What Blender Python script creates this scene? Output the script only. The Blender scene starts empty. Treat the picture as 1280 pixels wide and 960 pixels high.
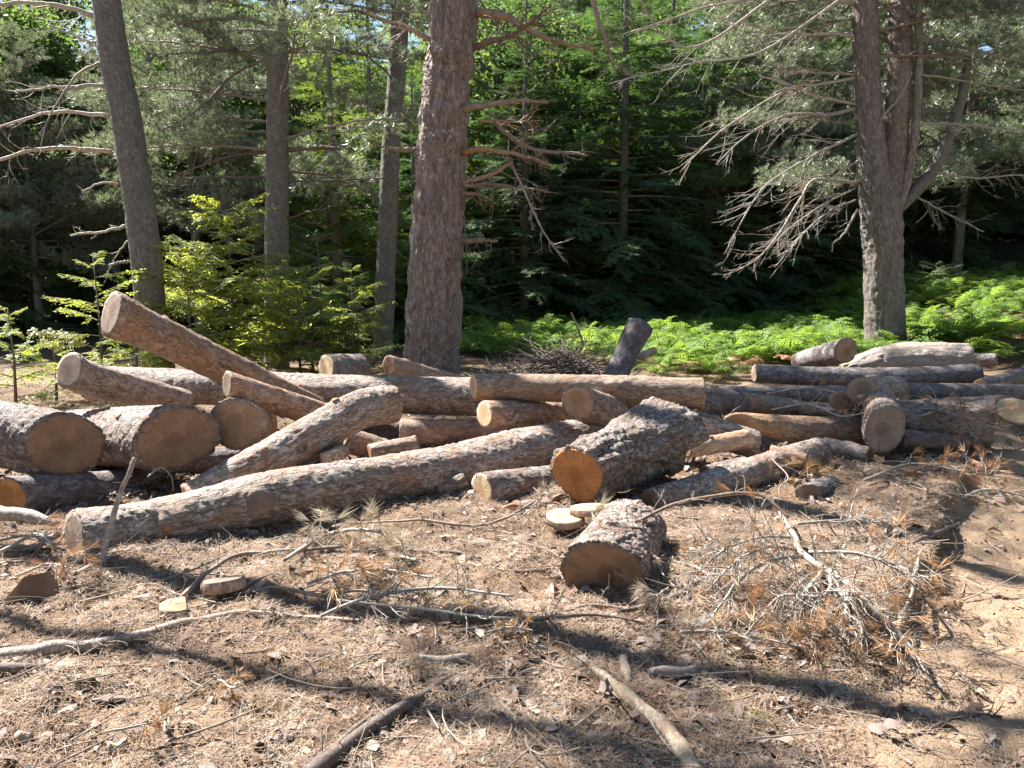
import bpy, math, random
import numpy as np
from mathutils import Matrix, Vector
R = math.radians
C = bpy.context.scene.collection
sc = bpy.context.scene

# ------------------------------------------------------------------ camera, world, sun, exposure
FPX, PITCH, CAMH = 980.0, math.atan(150 / 980.0), 1.6
cam = bpy.data.cameras.new('camera'); co = bpy.data.objects.new('camera', cam); C.objects.link(co)
cam.sensor_width = 36; cam.lens = 36 * FPX / 1280; cam.clip_end = 600; cam.clip_start = 0.05
co.location = (0, 0, CAMH); co.rotation_euler = (R(90) - PITCH, 0, 0)
sc.camera = co
SUN_AZ, SUN_EL = 37.0, 47.0          # azimuth: degrees behind due left
sdir = Vector((-math.cos(R(SUN_AZ)) * math.cos(R(SUN_EL)), math.sin(R(SUN_AZ)) * math.cos(R(SUN_EL)), math.sin(R(SUN_EL))))
w = bpy.data.worlds.new('World'); sc.world = w; w.use_nodes = True
wn = w.node_tree.nodes; bg = wn['Background']
sky = wn.new('ShaderNodeTexSky'); sky.sky_type = 'NISHITA'; sky.sun_disc = False
sky.sun_elevation = R(SUN_EL); sky.sun_rotation = math.atan2(sdir.x, sdir.y)
w.node_tree.links.new(sky.outputs[0], bg.inputs[0]); bg.inputs[1].default_value = 0.056
sky.air_density = 1.0; sky.dust_density = 0.3
sl = bpy.data.lights.new('sun', 'SUN'); sl.energy = 5.0; sl.angle = R(0.55); sl.color = (1.0, 0.96, 0.90)
so = bpy.data.objects.new('sun', sl); C.objects.link(so); so.rotation_euler = sdir.to_track_quat('Z', 'Y').to_euler()
vs = sc.view_settings; vs.view_transform = 'Standard'; vs.look = 'None'; vs.gamma = 1; vs.exposure = 1.9
try: vs.use_curve_mapping = False
except Exception: pass
sc.cycles.max_bounces = 6; sc.cycles.diffuse_bounces = 3; sc.cycles.transmission_bounces = 4; sc.cycles.glossy_bounces = 2
sc.cycles.use_denoising = True; sc.cycles.caustics_reflective = False; sc.cycles.caustics_refractive = False

# ------------------------------------------------------------------ noise
def hsh(ix, iy, iz, s=0):
    n = (ix.astype(np.int64) * 374761393 + iy.astype(np.int64) * 668265263 + iz.astype(np.int64) * 1440662683 + s * 974634777) & 0xffffffff
    n = ((n ^ (n >> 13)) * 1274126177) & 0xffffffff
    n = ((n ^ (n >> 15)) * 2246822519) & 0xffffffff
    return ((n ^ (n >> 16)) & 0xffffff) / float(0x1000000)
def vn(x, y, z, s=0):
    x = np.asarray(x, float); y = np.asarray(y, float) + 0 * x; z = np.asarray(z, float) + 0 * x
    fx, fy, fz = np.floor(x), np.floor(y), np.floor(z)
    ux, uy, uz = x - fx, y - fy, z - fz
    ux, uy, uz = [t * t * (3 - 2 * t) for t in (ux, uy, uz)]
    o = 0
    for a in (0, 1):
        for b in (0, 1):
            for c in (0, 1):
                wgt = (ux if a else 1 - ux) * (uy if b else 1 - uy) * (uz if c else 1 - uz)
                o = o + wgt * hsh(fx + a, fy + b, fz + c, s)
    return o * 2 - 1
def fbm(x, y, z, s=0, octv=4, g=0.5):
    o, a, f = 0, 1.0, 1.0
    for k in range(octv):
        o = o + a * vn(x * f, y * f, z * f, s + k); a *= g; f *= 2.03
    return o
def worley(u, v, nu, s=0):
    """cellular noise with u wrapping every nu cells: F2-F1 and the cell's own value"""
    fu, fv = np.floor(u), np.floor(v)
    d1 = np.full(u.shape, 9.0); d2 = np.full(u.shape, 9.0); idv = np.zeros(u.shape)
    for a in (-1, 0, 1):
        for b in (-1, 0, 1):
            cu, cv = fu + a, fv + b
            wu = np.mod(cu, nu)
            px = cu + hsh(wu, cv, 0 * cu, s); py = cv + hsh(wu, cv, 0 * cu + 1, s)
            d = np.hypot(px - u, py - v)
            c = d < d1
            d2 = np.where(c, d1, np.minimum(d2, d)); idv = np.where(c, hsh(wu, cv, 0 * cu + 2, s), idv); d1 = np.where(c, d, d1)
    return d2 - d1, idv
def sm(a, b, x):
    t = np.clip((x - a) / (b - a), 0, 1); return t * t * (3 - 2 * t)

# ------------------------------------------------------------------ pixels and the ground
cp, sp = math.cos(PITCH), math.sin(PITCH)
def ray(px, py):
    x = (px - 640) / FPX; y = (480 - py) / FPX
    return np.array([x, cp + y * sp, -sp + y * cp])
def P(px, py, d):
    r = ray(px, py); return np.array([0, 0, CAMH]) + r * (d / r[1])
def proj(V):
    V = np.asarray(V) - np.array([0, 0, CAMH])
    z = V[:, 1] * cp - V[:, 2] * sp; y = V[:, 1] * sp + V[:, 2] * cp
    return 640 + FPX * V[:, 0] / z, 480 - FPX * y / z, z
def rut_x(y):
    return 1.74 + (y - 3.34) * 0.69
def gz(x, y, fine=True):
    x = np.asarray(x, float); y = np.asarray(y, float)
    h = 0.04 * fbm(x * 0.9, y * 0.9, 0, 5, 3)
    if fine:
        near = 1 - sm(9, 14, y)
        h = h + near * (0.028 * fbm(x * 4, y * 4, 0, 9, 3) + 0.012 * fbm(x * 16, y * 16, 0, 11, 2))
    rx = rut_x(y) + 0.05 * vn(y * 3, 0 * y, 0, 3) + 0.03 * vn(y * 11, 0 * y, 0, 4)
    inr = sm(-0.03, 0.06, x - rx) * sm(2.9, 3.4, y) * (1 - sm(5.2, 6.4, y))
    h = h - 0.10 * inr + 0.035 * np.exp(-((x - rx + 0.12) / 0.13) ** 2) * sm(2.6, 3.2, y) * (1 - sm(5.2, 6.2, y))
    h = h + 0.30 * np.exp(-(((x - 0.55) / 0.55) ** 2 + ((y - 10.4) / 0.5) ** 2))
    h = h + 0.75 * sm(6.9, 9.5, x) * sm(11.5, 14, y)
    h = h + 0.012 * np.maximum(y - 13, 0) + 0.02 * np.maximum(x - 4, 0) * sm(11, 15, y)
    h = h + 0.30 * np.maximum(y - 27 + 0.25 * np.clip(x, -20, 30), 0) * (1 - 0.5 * sm(60, 120, y)) + 0.6 * fbm(x * 0.07, y * 0.07, 0, 21, 2) * sm(20, 35, y)
    return h
def G(px, py, h=0.0):
    r = ray(px, py); z0 = 0.0
    for _ in range(6):
        t = (CAMH - h - z0) / -r[2]; p = np.array([0, 0, CAMH]) + r * t
        z0 = float(gz(p[0], p[1], False))
    return p

# ------------------------------------------------------------------ mesh helpers
def mesh(name, V, F, mat, parent=None, smooth=False, loc=None):
    """F: list of (n,k) index arrays"""
    if not isinstance(F, (list, tuple)): F = [F]
    me = bpy.data.meshes.new(name)
    V = np.asarray(V, np.float32)
    if loc is not None: V = V - np.asarray(loc, np.float32)
    me.vertices.add(len(V)); me.vertices.foreach_set('co', V.ravel())
    F = [np.asarray(f, np.int32) for f in F if len(f)]
    tot = np.concatenate([np.full(len(f), f.shape[1], np.int32) for f in F])
    idx = np.concatenate([f.ravel() for f in F])
    me.loops.add(len(idx)); me.loops.foreach_set('vertex_index', idx)
    me.polygons.add(len(tot))
    st = np.concatenate([[0], np.cumsum(tot)[:-1]]).astype(np.int32)
    me.polygons.foreach_set('loop_start', st)
    try: me.polygons.foreach_set('loop_total', tot)
    except Exception: pass
    me.update(calc_edges=True); me.validate()
    if smooth: me.polygons.foreach_set('use_smooth', np.ones(len(me.polygons), bool))
    me.materials.append(mat)
    o = bpy.data.objects.new(name, me); C.objects.link(o)
    if parent is not None: o.parent = parent
    return o
def tag(o, label=None, cat=None, group=None, kind=None):
    if label: o['label'] = label
    if cat: o['category'] = cat
    if group: o['group'] = group
    if kind: o['kind'] = kind
    return o
def empty(name, loc, label=None, cat=None, group=None):
    o = bpy.data.objects.new(name, None); C.objects.link(o); o.location = [float(t) for t in loc]; o.empty_display_size = 0.1
    return tag(o, label, cat, group)
class Acc:
    def __init__(s): s.V = []; s.F = {}; s.n = 0
    def add(s, V, *Fs):
        V = np.asarray(V, float)
        for f in Fs:
            f = np.asarray(f)
            if len(f): s.F.setdefault(f.shape[1], []).append(f + s.n)
        s.V.append(V); s.n += len(V)
    def get(s):
        return np.concatenate(s.V), [np.concatenate(f) for f in s.F.values()]
    def build(s, name, mat, parent=None, smooth=False, loc=None):
        V, F = s.get(); return mesh(name, V, F, mat, parent, smooth, loc)
def frames(pts):
    pts = np.asarray(pts, float); T = np.gradient(pts, axis=0); T /= np.linalg.norm(T, axis=1)[:, None] + 1e-9
    up = np.array([0, 0, 1.0]) if abs(T[0, 2]) < 0.9 else np.array([1.0, 0, 0])
    X = np.cross(up, T[0]); X /= np.linalg.norm(X); Xs = [X]
    for i in range(1, len(pts)):
        X = Xs[-1] - T[i] * np.dot(Xs[-1], T[i]); X /= np.linalg.norm(X) + 1e-9; Xs.append(X)
    Xs = np.array(Xs); return T, Xs, np.cross(T, Xs)
def tube(pts, rad, n=6, cap=True):
    pts = np.asarray(pts, float); m = len(pts); rad = np.broadcast_to(rad, (m,))
    T, X, Y = frames(pts); a = np.arange(n) * 2 * math.pi / n
    V = pts[:, None] + rad[:, None, None] * (X[:, None] * np.cos(a)[None, :, None] + Y[:, None] * np.sin(a)[None, :, None])
    i = np.arange(m - 1)[:, None] * n; j = np.arange(n)[None]; k = (j + 1) % n
    Q = np.stack([i + j, i + k, i + n + k, i + n + j], -1).reshape(-1, 4); V = V.reshape(-1, 3)
    if not cap: return V, Q
    V = np.vstack([V, pts[0], pts[-1]]); c = m * n; jj = np.arange(n); kk = (jj + 1) % n
    Tr = np.vstack([np.stack([kk, jj, 0 * jj + c], -1), np.stack([(m - 1) * n + jj, (m - 1) * n + kk, 0 * jj + c + 1], -1)])
    return V, Q, Tr
def smoothpath(pts, n):
    """Catmull-Rom through control rows (any number of columns)"""
    p = np.asarray(pts, float)
    if len(p) == 2: return p[0] + (p[1] - p[0]) * np.linspace(0, 1, n)[:, None]
    q = np.vstack([2 * p[0] - p[1], p, 2 * p[-1] - p[-2]]); out = []
    for t in np.linspace(0, len(p) - 1 - 1e-9, n):
        i = int(t); f = t - i; a, b, c, d = q[i:i + 4]
        out.append(0.5 * ((2 * b) + (-a + c) * f + (2 * a - 5 * b + 4 * c - d) * f * f + (-a + 3 * b - 3 * c + d) * f ** 3))
    return np.array(out)
def xf(V, M, T):
    """apply N transforms to V -> (N*len(V),3)"""
    return (np.einsum('nij,vj->nvi', M, V) + T[:, None]).reshape(-1, 3)
def scat(Vb, Fb, M, T):
    n = len(M); V = xf(Vb, M, T); Fb = np.asarray(Fb)
    F = (Fb[None] + (np.arange(n) * len(Vb))[:, None, None]).reshape(-1, Fb.shape[1])
    return V, F
def basis(D, up=None, roll=None, scale=None):
    """matrices whose columns are (side, normal, D)"""
    D = D / (np.linalg.norm(D, axis=1)[:, None] + 1e-9)
    if up is None: up = np.tile([0, 0, 1.0], (len(D), 1))
    X = np.cross(up, D); X /= np.linalg.norm(X, axis=1)[:, None] + 1e-6
    Y = np.cross(D, X)
    if roll is not None:
        c, s = np.cos(roll)[:, None], np.sin(roll)[:, None]; X, Y = X * c + Y * s, Y * c - X * s
    M = np.stack([X, Y, D], -1)
    if scale is not None: M = M * np.asarray(scale)[:, None, None]
    return M
def rvec(rng, n):
    v = rng.normal(size=(n, 3)); return v / np.linalg.norm(v, axis=1)[:, None]

# ------------------------------------------------------------------ materials
def newmat(name):
    m = bpy.data.materials.new(name); m.use_nodes = True; nt = m.node_tree
    for n in list(nt.nodes): nt.nodes.remove(n)
    out = nt.nodes.new('ShaderNodeOutputMaterial'); return m, nt, out
def N(nt, typ, **kw):
    n = nt.nodes.new(typ)
    for k, v in kw.items():
        if k == 'inp':
            for a, b in v.items(): n.inputs[a].default_value = b
        else: setattr(n, k, v)
    return n
def L(nt, a, b): nt.links.new(a, b)
def ramp(nt, fac, stops, interp='LINEAR'):
    r = N(nt, 'ShaderNodeValToRGB'); r.color_ramp.interpolation = interp
    e = r.color_ramp.elements
    while len(e) < len(stops): e.new(0.5)
    for q, (p, c) in zip(e, stops): q.position = p; q.color = (*c, 1)
    L(nt, fac, r.inputs[0]); return r.outputs[0]
def mix(nt, fac, a, b, mode='MIX'):
    m = N(nt, 'ShaderNodeMix', data_type='RGBA', blend_type=mode)
    for s, v in ((0, fac), (6, a), (7, b)):
        if isinstance(v, (int, float)): m.inputs[s].default_value = v
        elif isinstance(v, tuple): m.inputs[s].default_value = (*v, 1)
        else: L(nt, v, m.inputs[s])
    return m.outputs[2]
def mth(nt, op, a, b=None, clamp=False):
    m = N(nt, 'ShaderNodeMath', operation=op, use_clamp=clamp)
    for s, v in ((0, a), (1, b)):
        if v is None: continue
        if isinstance(v, (int, float)): m.inputs[s].default_value = v
        else: L(nt, v, m.inputs[s])
    return m.outputs[0]
def noise(nt, vec, scale, detail=4, rough=0.55, dist=0):
    n = N(nt, 'ShaderNodeTexNoise', inp={'Scale': scale, 'Detail': detail, 'Roughness': rough, 'Distortion': dist})
    if vec is not None: L(nt, vec, n.inputs['Vector'])
    return n.outputs['Fac']
def mapping(nt, vec, scale=(1, 1, 1), loc=(0, 0, 0)):
    m = N(nt, 'ShaderNodeMapping'); L(nt, vec, m.inputs[0]); m.inputs['Scale'].default_value = scale; m.inputs['Location'].default_value = loc
    return m.outputs[0]

def mat_bark(name, plate, fissure, patch, scale=22, stretch=0.35, bump=0.6, dist=0.012, patch_amt=0.5):
    m, nt, out = newmat(name)
    tc = N(nt, 'ShaderNodeTexCoord').outputs['Object']
    inf = N(nt, 'ShaderNodeObjectInfo').outputs['Random']
    off = N(nt, 'ShaderNodeVectorMath', operation='ADD'); L(nt, tc, off.inputs[0])
    cmb = N(nt, 'ShaderNodeCombineXYZ'); v = mth(nt, 'MULTIPLY', inf, 37.0); L(nt, v, cmb.inputs[0]); L(nt, v, cmb.inputs[2]); L(nt, cmb.outputs[0], off.inputs[1])
    # warp, then stretch along the log
    wn_ = N(nt, 'ShaderNodeTexNoise', inp={'Scale': 9, 'Detail': 3}); L(nt, off.outputs[0], wn_.inputs['Vector'])
    wv = N(nt, 'ShaderNodeVectorMath', operation='SCALE'); L(nt, wn_.outputs['Color'], wv.inputs[0]); wv.inputs['Scale'].default_value = 0.09
    wa = N(nt, 'ShaderNodeVectorMath', operation='ADD'); L(nt, off.outputs[0], wa.inputs[0]); L(nt, wv.outputs[0], wa.inputs[1])
    st = mapping(nt, wa.outputs[0], (1, 1, stretch))
    vo = N(nt, 'ShaderNodeTexVoronoi', feature='DISTANCE_TO_EDGE', inp={'Scale': scale}); L(nt, st, vo.inputs['Vector'])
    vc = N(nt, 'ShaderNodeTexVoronoi', feature='F1', inp={'Scale': scale}); L(nt, st, vc.inputs['Vector'])
    cr0 = ramp(nt, vo.outputs['Distance'], [(0.0, (0, 0, 0)), (0.07, (0.6,) * 3), (0.2, (1, 1, 1))])
    gate = ramp(nt, noise(nt, st, scale * 0.55, 3, 0.6), [(0.34, (0, 0, 0)), (0.50, (1, 1, 1))])
    fl = ramp(nt, noise(nt, mapping(nt, wa.outputs[0], (1, 1, stretch * 0.5)), scale * 2.6, 5, 0.7, 0.6), [(0.34, (0, 0, 0)), (0.5, (1, 1, 1))])
    crack = mth(nt, 'MULTIPLY', mth(nt, 'MAXIMUM', cr0, mth(nt, 'MULTIPLY', gate, 0.97)), mth(nt, 'ADD', 0.45, mth(nt, 'MULTIPLY', fl, 0.55)))
    fine = noise(nt, mapping(nt, off.outputs[0], (1, 1, 0.4)), 120, 6, 0.7)
    big = noise(nt, off.outputs[0], 3.2, 4, 0.6)
    sc_ = N(nt, 'ShaderNodeSeparateColor'); L(nt, vc.outputs['Color'], sc_.inputs[0])
    vf = N(nt, 'ShaderNodeTexVoronoi', feature='F1', inp={'Scale': scale * 2.6}); L(nt, mapping(nt, wa.outputs[0], (1, 1, max(stretch, 0.25) * 1.2)), vf.inputs['Vector'])
    sf = N(nt, 'ShaderNodeSeparateColor'); L(nt, vf.outputs['Color'], sf.inputs[0])
    med = noise(nt, mapping(nt, off.outputs[0], (1, 1, 0.55)), 17, 5, 0.7)
    flake = mth(nt, 'ADD', mth(nt, 'MULTIPLY', sf.outputs[0], 0.5), mth(nt, 'ADD', mth(nt, 'MULTIPLY', med, 0.7), -0.1))
    dk = tuple(p_ * 0.42 + f_ * 0.35 for p_, f_ in zip(plate, fissure)); hi = tuple(min(1, c * 1.3 + 0.03) for c in plate)
    pc = ramp(nt, flake, [(0.22, dk), (0.40, tuple((p_ + q_) / 2 * 0.85 for p_, q_ in zip(plate, patch))), (0.55, plate), (0.78, hi)])
    pc = mix(nt, mth(nt, 'MULTIPLY', ramp(nt, fine, [(0.35, (1,) * 3), (0.6, (0,) * 3)]), 0.45), pc, dk)
    pf = ramp(nt, noise(nt, wa.outputs[0], 4.5, 6, 0.65), [(0.50, (0,) * 3), (0.56, (1,) * 3)])
    pf2 = mth(nt, 'MULTIPLY', pf, patch_amt)
    pc = mix(nt, pf2, pc, patch)
    ck = mth(nt, 'SUBTRACT', 1.0, crack, True)
    col = mix(nt, mth(nt, 'MULTIPLY', ck, 0.85), pc, fissure)
    h = mth(nt, 'ADD', mth(nt, 'MULTIPLY', crack, 0.6), mth(nt, 'ADD', mth(nt, 'MULTIPLY', fine, 0.5), mth(nt, 'ADD', mth(nt, 'MULTIPLY', sf.outputs[1], 0.3), mth(nt, 'MULTIPLY', med, 0.8))))
    bp = N(nt, 'ShaderNodeBump', inp={'Strength': bump, 'Distance': dist}); L(nt, h, bp.inputs['Height'])
    hv = N(nt, 'ShaderNodeHueSaturation'); L(nt, col, hv.inputs['Color']); L(nt, mth(nt, 'ADD', 0.80, mth(nt, 'MULTIPLY', inf, 0.35)), hv.inputs['Value']); r2 = mth(nt, 'FRACT', mth(nt, 'MULTIPLY', inf, 7.31)); L(nt, mth(nt, 'ADD', 0.85, mth(nt, 'MULTIPLY', r2, 0.5)), hv.inputs['Saturation']); col = hv.outputs[0]
    b = N(nt, 'ShaderNodeBsdfPrincipled', inp={'Roughness': 0.66}); b.inputs['Specular IOR Level'].default_value = 0.45
    L(nt, col, b.inputs['Base Color']); L(nt, bp.outputs[0], b.inputs['Normal']); L(nt, b.outputs[0], out.inputs[0])
    return m
def mat_cut(name, c1, c2, ringc, heart, dirt=0.45):
    m, nt, out = newmat(name)
    tc = N(nt, 'ShaderNodeTexCoord').outputs['Object']
    rnd = N(nt, 'ShaderNodeObjectInfo').outputs['Random']
    wn_ = noise(nt, tc, 6, 3); 
    sx = N(nt, 'ShaderNodeSeparateXYZ'); L(nt, tc, sx.inputs[0])
    x, y = sx.outputs[0], sx.outputs[1]
    x = mth(nt, 'ADD', x, mth(nt, 'MULTIPLY', mth(nt, 'SUBTRACT', rnd, 0.5), 0.06)); y = mth(nt, 'ADD', y, mth(nt, 'MULTIPLY', mth(nt, 'SUBTRACT', mth(nt, 'FRACT', mth(nt, 'MULTIPLY', rnd, 5.7)), 0.5), 0.06))
    rad = mth(nt, 'SQRT', mth(nt, 'ADD', mth(nt, 'MULTIPLY', x, x), mth(nt, 'MULTIPLY', y, y)))
    rw = mth(nt, 'ADD', rad, mth(nt, 'MULTIPLY', wn_, 0.03))
    ring = mth(nt, 'SINE', mth(nt, 'MULTIPLY', rw, 620))
    ring2 = mth(nt, 'SINE', mth(nt, 'MULTIPLY', rw, 190))
    rr = mth(nt, 'MULTIPLY', mth(nt, 'MULTIPLY', mth(nt, 'ADD', mth(nt, 'ADD', ring, ring2), 2.0), 0.25), ramp(nt, noise(nt, tc, 9, 3), [(0.35, (0.15,) * 3), (0.65, (1,) * 3)]))
    big = noise(nt, tc, 7, 4); col = mix(nt, ramp(nt, big, [(0.35, (0,) * 3), (0.65, (1,) * 3)]), c1, c2)
    col = mix(nt, mth(nt, 'MULTIPLY', rr, 0.6), col, ringc)
    hrt = ramp(nt, mth(nt, 'ADD', rw, mth(nt, 'MULTIPLY', noise(nt, tc, 14, 4), 0.05)), [(0.085, (1,) * 3), (0.105, (0,) * 3)]); col = mix(nt, mth(nt, 'MULTIPLY', hrt, 0.6), col, heart)
    hf = ramp(nt, rw, [(0.02, (1,) * 3), (0.09, (0,) * 3)]); col = mix(nt, mth(nt, 'MULTIPLY', hf, 0.45), col, heart)
    # radial drying cracks
    ang = mth(nt, 'ARCTAN2', y, x); cx = N(nt, 'ShaderNodeCombineXYZ'); L(nt, mth(nt, 'MULTIPLY', ang, 2.6), cx.inputs[0]); L(nt, mth(nt, 'ADD', mth(nt, 'MULTIPLY', rad, 1.2), mth(nt, 'MULTIPLY', rnd, 9)), cx.inputs[1])
    ckn = N(nt, 'ShaderNodeTexVoronoi', feature='DISTANCE_TO_EDGE', inp={'Scale': 1.4}); L(nt, cx.outputs[0], ckn.inputs['Vector'])
    ck = ramp(nt, ckn.outputs['Distance'], [(0.0, (1,) * 3), (0.012, (0,) * 3)])
    col = mix(nt, mth(nt, 'MULTIPLY', ck, 0.75), col, (0.08, 0.045, 0.025))
    spk = noise(nt, tc, 60, 5, 0.75); dn = noise(nt, tc, 11, 5, 0.7, 1.0)
    col = mix(nt, mth(nt, 'MULTIPLY', ramp(nt, dn, [(0.48, (0,) * 3), (0.7, (1,) * 3)]), dirt), col, (0.12, 0.085, 0.06))
    saw = mth(nt, 'SINE', mth(nt, 'MULTIPLY', mth(nt, 'ADD', x, mth(nt, 'MULTIPLY', y, 0.35)), 900))
    sw = noise(nt, mapping(nt, tc, (6, 90, 6)), 1.6, 4, 0.7); col = mix(nt, mth(nt, 'MULTIPLY', ramp(nt, sw, [(0.45, (0,) * 3), (0.65, (1,) * 3)]), 0.35), col, heart)
    col = mix(nt, mth(nt, 'MULTIPLY', ramp(nt, spk, [(0.5, (0,) * 3), (0.7, (1,) * 3)]), 0.25), col, (0.2, 0.12, 0.07))
    h = mth(nt, 'ADD', mth(nt, 'MULTIPLY', sw, 1.5), mth(nt, 'ADD', spk, mth(nt, 'MULTIPLY', dn, 2)))
    bp = N(nt, 'ShaderNodeBump', inp={'Strength': 0.35, 'Distance': 0.004}); L(nt, h, bp.inputs['Height'])
    b = N(nt, 'ShaderNodeBsdfPrincipled', inp={'Roughness': 0.75}); b.inputs['Specular IOR Level'].default_value = 0.25
    L(nt, col, b.inputs['Base Color']); L(nt, bp.outputs[0], b.inputs['Normal']); L(nt, b.outputs[0], out.inputs[0])
    return m
def mat_leaf(name, cols, trans, tmix=0.4, gloss=0.08, rough=0.45):
    m, nt, out = newmat(name)
    g = N(nt, 'ShaderNodeNewGeometry').outputs['Random Per Island']; oi = N(nt, 'ShaderNodeObjectInfo').outputs['Random']
    k = len(cols); c = ramp(nt, g, [(i / (k - 1), q) for i, q in enumerate(cols)])
    tc = N(nt, 'ShaderNodeTexCoord').outputs['Object']; cl = noise(nt, tc, 1.3, 3)
    hs = N(nt, 'ShaderNodeHueSaturation'); L(nt, c, hs.inputs['Color'])
    L(nt, mth(nt, 'ADD', 0.7, mth(nt, 'ADD', mth(nt, 'MULTIPLY', cl, 0.45), mth(nt, 'MULTIPLY', oi, 0.25))), hs.inputs['Value'])
    L(nt, mth(nt, 'ADD', 0.485, mth(nt, 'MULTIPLY', oi, 0.03)), hs.inputs['Hue'])
    d = N(nt, 'ShaderNodeBsdfDiffuse'); L(nt, hs.outputs[0], d.inputs[0])
    t = N(nt, 'ShaderNodeBsdfTranslucent'); L(nt, mix(nt, 0.75, hs.outputs[0], trans), t.inputs[0])
    mx = N(nt, 'ShaderNodeMixShader', inp={0: tmix}); L(nt, d.outputs[0], mx.inputs[1]); L(nt, t.outputs[0], mx.inputs[2])
    gl = N(nt, 'ShaderNodeBsdfGlossy', inp={'Roughness': rough, 'Color': (1, 1, 1, 1)})
    m2 = N(nt, 'ShaderNodeMixShader', inp={0: gloss}); L(nt, mx.outputs[0], m2.inputs[1]); L(nt, gl.outputs[0], m2.inputs[2])
    L(nt, m2.outputs[0], out.inputs[0]); return m
def mat_island(name, cols, rough=0.85, bump=0.0, nscale=60, spec=0.25, patch=None):
    m, nt, out = newmat(name)
    g = N(nt, 'ShaderNodeNewGeometry').outputs['Random Per Island']
    k = len(cols); c = ramp(nt, g, [(i / (k - 1), q) for i, q in enumerate(cols)])
    tc = N(nt, 'ShaderNodeTexCoord').outputs['Object']; nz = noise(nt, tc, nscale, 4, 0.65)
    c = mix(nt, mth(nt, 'MULTIPLY', ramp(nt, nz, [(0.35, (0,) * 3), (0.7, (1,) * 3)]), 0.55), c, (0.13, 0.09, 0.065))
    if patch:
        pn = noise(nt, tc, 2.1, 5, 0.65); c = mix(nt, mth(nt, 'MULTIPLY', ramp(nt, pn, [(0.44, (0,) * 3), (0.60, (1,) * 3)]), 0.62), c, patch)
        c = mix(nt, mth(nt, 'MULTIPLY', ramp(nt, noise(nt, tc, 9, 4, 0.6), [(0.50, (0,) * 3), (0.66, (1,) * 3)]), 0.5), c, (0.11, 0.07, 0.05))
    b = N(nt, 'ShaderNodeBsdfPrincipled', inp={'Roughness': rough}); b.inputs['Specular IOR Level'].default_value = spec
    L(nt, c, b.inputs['Base Color'])
    if bump:
        bp = N(nt, 'ShaderNodeBump', inp={'Strength': bump, 'Distance': 0.004}); L(nt, nz, bp.inputs['Height']); L(nt, bp.outputs[0], b.inputs['Normal'])
    L(nt, b.outputs[0], out.inputs[0]); return m
def mat_ground():
    m, nt, out = newmat('forest_soil')
    tc = N(nt, 'ShaderNodeTexCoord').outputs['Object']
    n1 = noise(nt, tc, 0.9, 5, 0.65); n2 = noise(nt, tc, 14, 6, 0.7); n3 = noise(nt, tc, 90, 5, 0.7)
    soil = ramp(nt, n2, [(0.3, (0.05, 0.03, 0.02)), (0.5, (0.14, 0.085, 0.053)), (0.68, (0.28, 0.185, 0.12))])
    pale = ramp(nt, n3, [(0.3, (0.13, 0.085, 0.055)), (0.55, (0.31, 0.22, 0.15)), (0.75, (0.47, 0.36, 0.26))])
    col = mix(nt, ramp(nt, n1, [(0.35, (0,) * 3), (0.6, (0.75,) * 3)]), soil, pale)
    sx = N(nt, 'ShaderNodeSeparateXYZ'); L(nt, tc, sx.inputs[0])
    tr = mth(nt, 'SUBTRACT', sx.outputs[0], mth(nt, 'ADD', -0.56, mth(nt, 'MULTIPLY', sx.outputs[1], 0.69)))
    sand = mix(nt, n2, (0.27, 0.18, 0.115), (0.46, 0.335, 0.225))
    tr = mth(nt, 'ADD', tr, mth(nt, 'MULTIPLY', mth(nt, 'SUBTRACT', n1, 0.5), 0.5))
    nearm = mth(nt, 'SUBTRACT', 1.0, ramp(nt, mth(nt, 'MULTIPLY', sx.outputs[1], 0.1), [(0.7, (0,) * 3), (0.9, (1,) * 3)]))
    col = mix(nt, mth(nt, 'MULTIPLY', ramp(nt, tr, [(0.0, (0,) * 3), (0.18, (0.8,) * 3)]), nearm), col, sand)
    far = ramp(nt, mth(nt, 'MULTIPLY', sx.outputs[1], 0.05), [(0.52, (0,) * 3), (0.8, (1,) * 3)])
    col = mix(nt, far, col, mix(nt, n2, (0.03, 0.04, 0.015), (0.07, 0.055, 0.03)))
    h = mth(nt, 'ADD', n2, mth(nt, 'MULTIPLY', n3, 0.5))
    bp = N(nt, 'ShaderNodeBump', inp={'Strength': 0.9, 'Distance': 0.02}); L(nt, h, bp.inputs['Height'])
    b = N(nt, 'ShaderNodeBsdfPrincipled', inp={'Roughness': 0.95}); b.inputs['Specular IOR Level'].default_value = 0.15
    L(nt, col, b.inputs['Base Color']); L(nt, bp.outputs[0], b.inputs['Normal']); L(nt, b.outputs[0], out.inputs[0]); return m

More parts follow.
